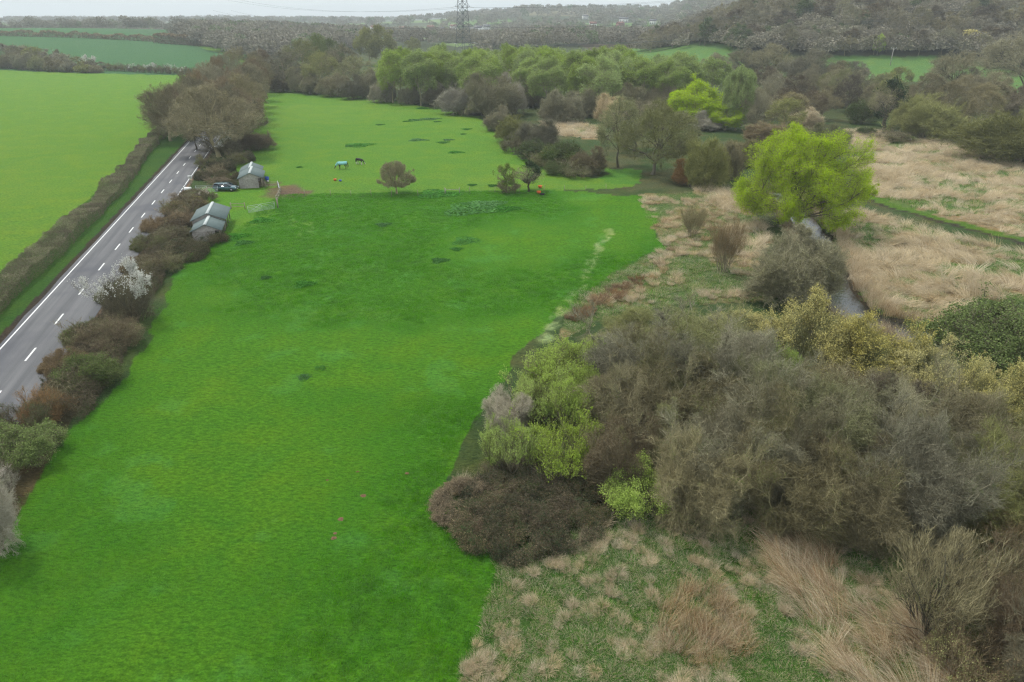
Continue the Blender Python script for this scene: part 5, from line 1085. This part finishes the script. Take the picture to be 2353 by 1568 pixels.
for z, L_ in ARM:
    for s in (-1, 1):
        A = Acc(); w_ = pw(z)
        for y in (-1, 1): A.bar((s * w_, y * w_, z), (s * L_, 0, z + .3), .2); A.bar((s * w_, y * w_, z + 2.6), (s * L_, 0, z + .3), .15); 
        for f_ in (.3, .6): A.bar((s * (w_ + (L_ - w_) * f_), -w_ * (1 - f_), z + .1), (s * (w_ + (L_ - w_) * f_), w_ * (1 - f_), z + .1), .12)
        arm = obj('cross_arm', A.mesh('cross_arm', ['pylon_steel']), t)
        A = Acc()
        for y in (-1, 1): A.bar((s * L_, y * .3, z + .2), (s * L_, y * 4.2, z - .4), .32)
        obj('insulator', A.mesh('insulator', ['insulator']), arm)
A = Acc(); A.bar((0, 0, 51), (0, 0, 54), .3); obj('peak', A.mesh('peak', ['pylon_steel']), t)
def wire(a, b, sag, label, rad=.05, grp='overhead conductors'):
    a = np.array(a, float); b = np.array(b, float); s = np.linspace(0, 1, 40)[:, None]; P_ = a * (1 - s) + b * s; P_[:, 2] -= 4 * sag * (s * (1 - s))[:, 0]
    A = Acc(); tubes(A, P_[None], np.full((1, 40), rad), 4); tag(obj('power_line', A.mesh('power_line', ['pylon_steel'])), label, 'power line', grp)
cs, sn = math.cos(.75), math.sin(.75)
for z, L_ in ARM:
    for s in (-1, 1):
        lp = lambda y: np.array([PY[0] + cs * s * L_ - sn * y, PY[1] + sn * s * L_ + cs * y, PZ + z - 1.2])
        wire(lp(4.2), lp(4.2) + np.array([-255, 240, 12.]), 7, 'overhead conductor running from the pylon toward the far left', .06)
        wire(lp(-4.2), lp(-4.2) + np.array([290, -95, 22.]), 7, 'overhead conductor running from the pylon toward the right hill', .06)
p1 = g2(2045, 152)
def tpole(p, h, rz, label):
    t = thing('power_pole', label, 'pole', (p[0], p[1], float(H0(*p))), rz); A = Acc(); A.bar((0, 0, -.5), (0, 0, h), .42, w2=.3); obj('pole', A.mesh('pole', ['weathered_board']), t)
    A = Acc(); A.box((0, 0, h - .3), (3.4, .18, .22)); A.bar((-.9, 0, h - .4), (0, 0, h - 1.6), .12); A.bar((.9, 0, h - .4), (0, 0, h - 1.6), .12); c_ = obj('crossbar', A.mesh('crossbar', ['weathered_board']), t)
    for x in (-1.5, 0, 1.5): A = Acc(); lathe(A, [(0, -.2), (.09, -.2), (.13, 0), (.06, .12), (.11, .2), (0, .26)], 8, 0, (x, 0, h)); obj('insulator', A.mesh('insulator', ['insulator']), c_)
tpole(p1, hgt(p1, 110), .15, 'pale wooden pole with a crossbar standing in the sloping meadow')
q = g2(2130, 178); 

# ------------------------------------------------------------------ far houses
plain('render_white', (.75, .74, .7), .7); plain('brick_red', (.30, .13, .09), .85, .2, 0, .2, 1); plain('tile_red', (.25, .11, .08), .8, .2, 0, .2, 1); plain('tile_grey', (.14, .14, .15), .7); m, t, b = newmat('pane', .1, .5); b.inputs['Base Color'].default_value = (.03, .035, .04, 1)
for i, (u, v, L_, wc, rc, lab) in enumerate(HOUSES):
    p = g2(u, v); t = thing('house', lab, 'house', (p[0], p[1], float(H0(*p)) + .0), (i * .77) % 1.2 - .6, 'houses scattered over the far slope'); W_ = 8 if L_ < 30 else 16; h = 6 if L_ < 30 else 7
    A = Acc(); A.box((0, 0, h / 2), (L_, W_, h)); A.add([(-L_ / 2, -W_ / 2, h), (-L_ / 2, W_ / 2, h), (-L_ / 2, 0, h + W_ * .42), (L_ / 2, -W_ / 2, h), (L_ / 2, W_ / 2, h), (L_ / 2, 0, h + W_ * .42)], [(0, 2, 1), (3, 4, 5)]); obj('wall', A.mesh('wall', [wc]), t)
    A = Acc(); V = [(x, y, z) for x in (-L_ / 2 - .4, L_ / 2 + .4) for (y, z) in ((-W_ / 2 - .5, h - .15), (0, h + W_ * .42 + .15), (W_ / 2 + .5, h - .15), (0, h + W_ * .42 - .1))]
    A.add(V, [(0, 1, 5, 4), (1, 2, 6, 5), (2, 3, 7, 6), (3, 0, 4, 7), (0, 3, 2, 1), (4, 5, 6, 7)]); ro = obj('roof', A.mesh('roof', [rc]), t)
    if L_ < 30: A = Acc(); A.box((L_ * .3, 0, h + W_ * .42 + .8), (.9, .9, 2.4)); obj('chimney', A.mesh('chimney', ['brick_red']), ro)
    for k in range(3): A = Acc(); A.box((-L_ / 3 + k * L_ / 3, -W_ / 2 - .01, h * .68), (1.4, .06, 1.3)); A.box((-L_ / 3 + k * L_ / 3, -W_ / 2 - .01, h * .27), (1.4, .06, 1.3)); obj('window', A.mesh('window', ['pane']), t)

# ------------------------------------------------------------------ haze
m = bpy.data.materials.new('haze'); m.use_nodes = True; t = m.node_tree; t.nodes.clear(); o = t.nodes.new('ShaderNodeOutputMaterial'); pv = t.nodes.new('ShaderNodeVolumePrincipled')
pv.inputs['Color'].default_value = (.90, .97, 1, 1); pv.inputs['Density'].default_value = .00024; pv.inputs['Anisotropy'].default_value = .2; t.links.new(pv.outputs[0], o.inputs['Volume'])
A = Acc(); A.box((0, 3350, 56), (14200, 7200, 126)); me = A.mesh('haze', [m]); tag(obj('haze', me), 'pale air thickening toward the far hills', kind='stuff')
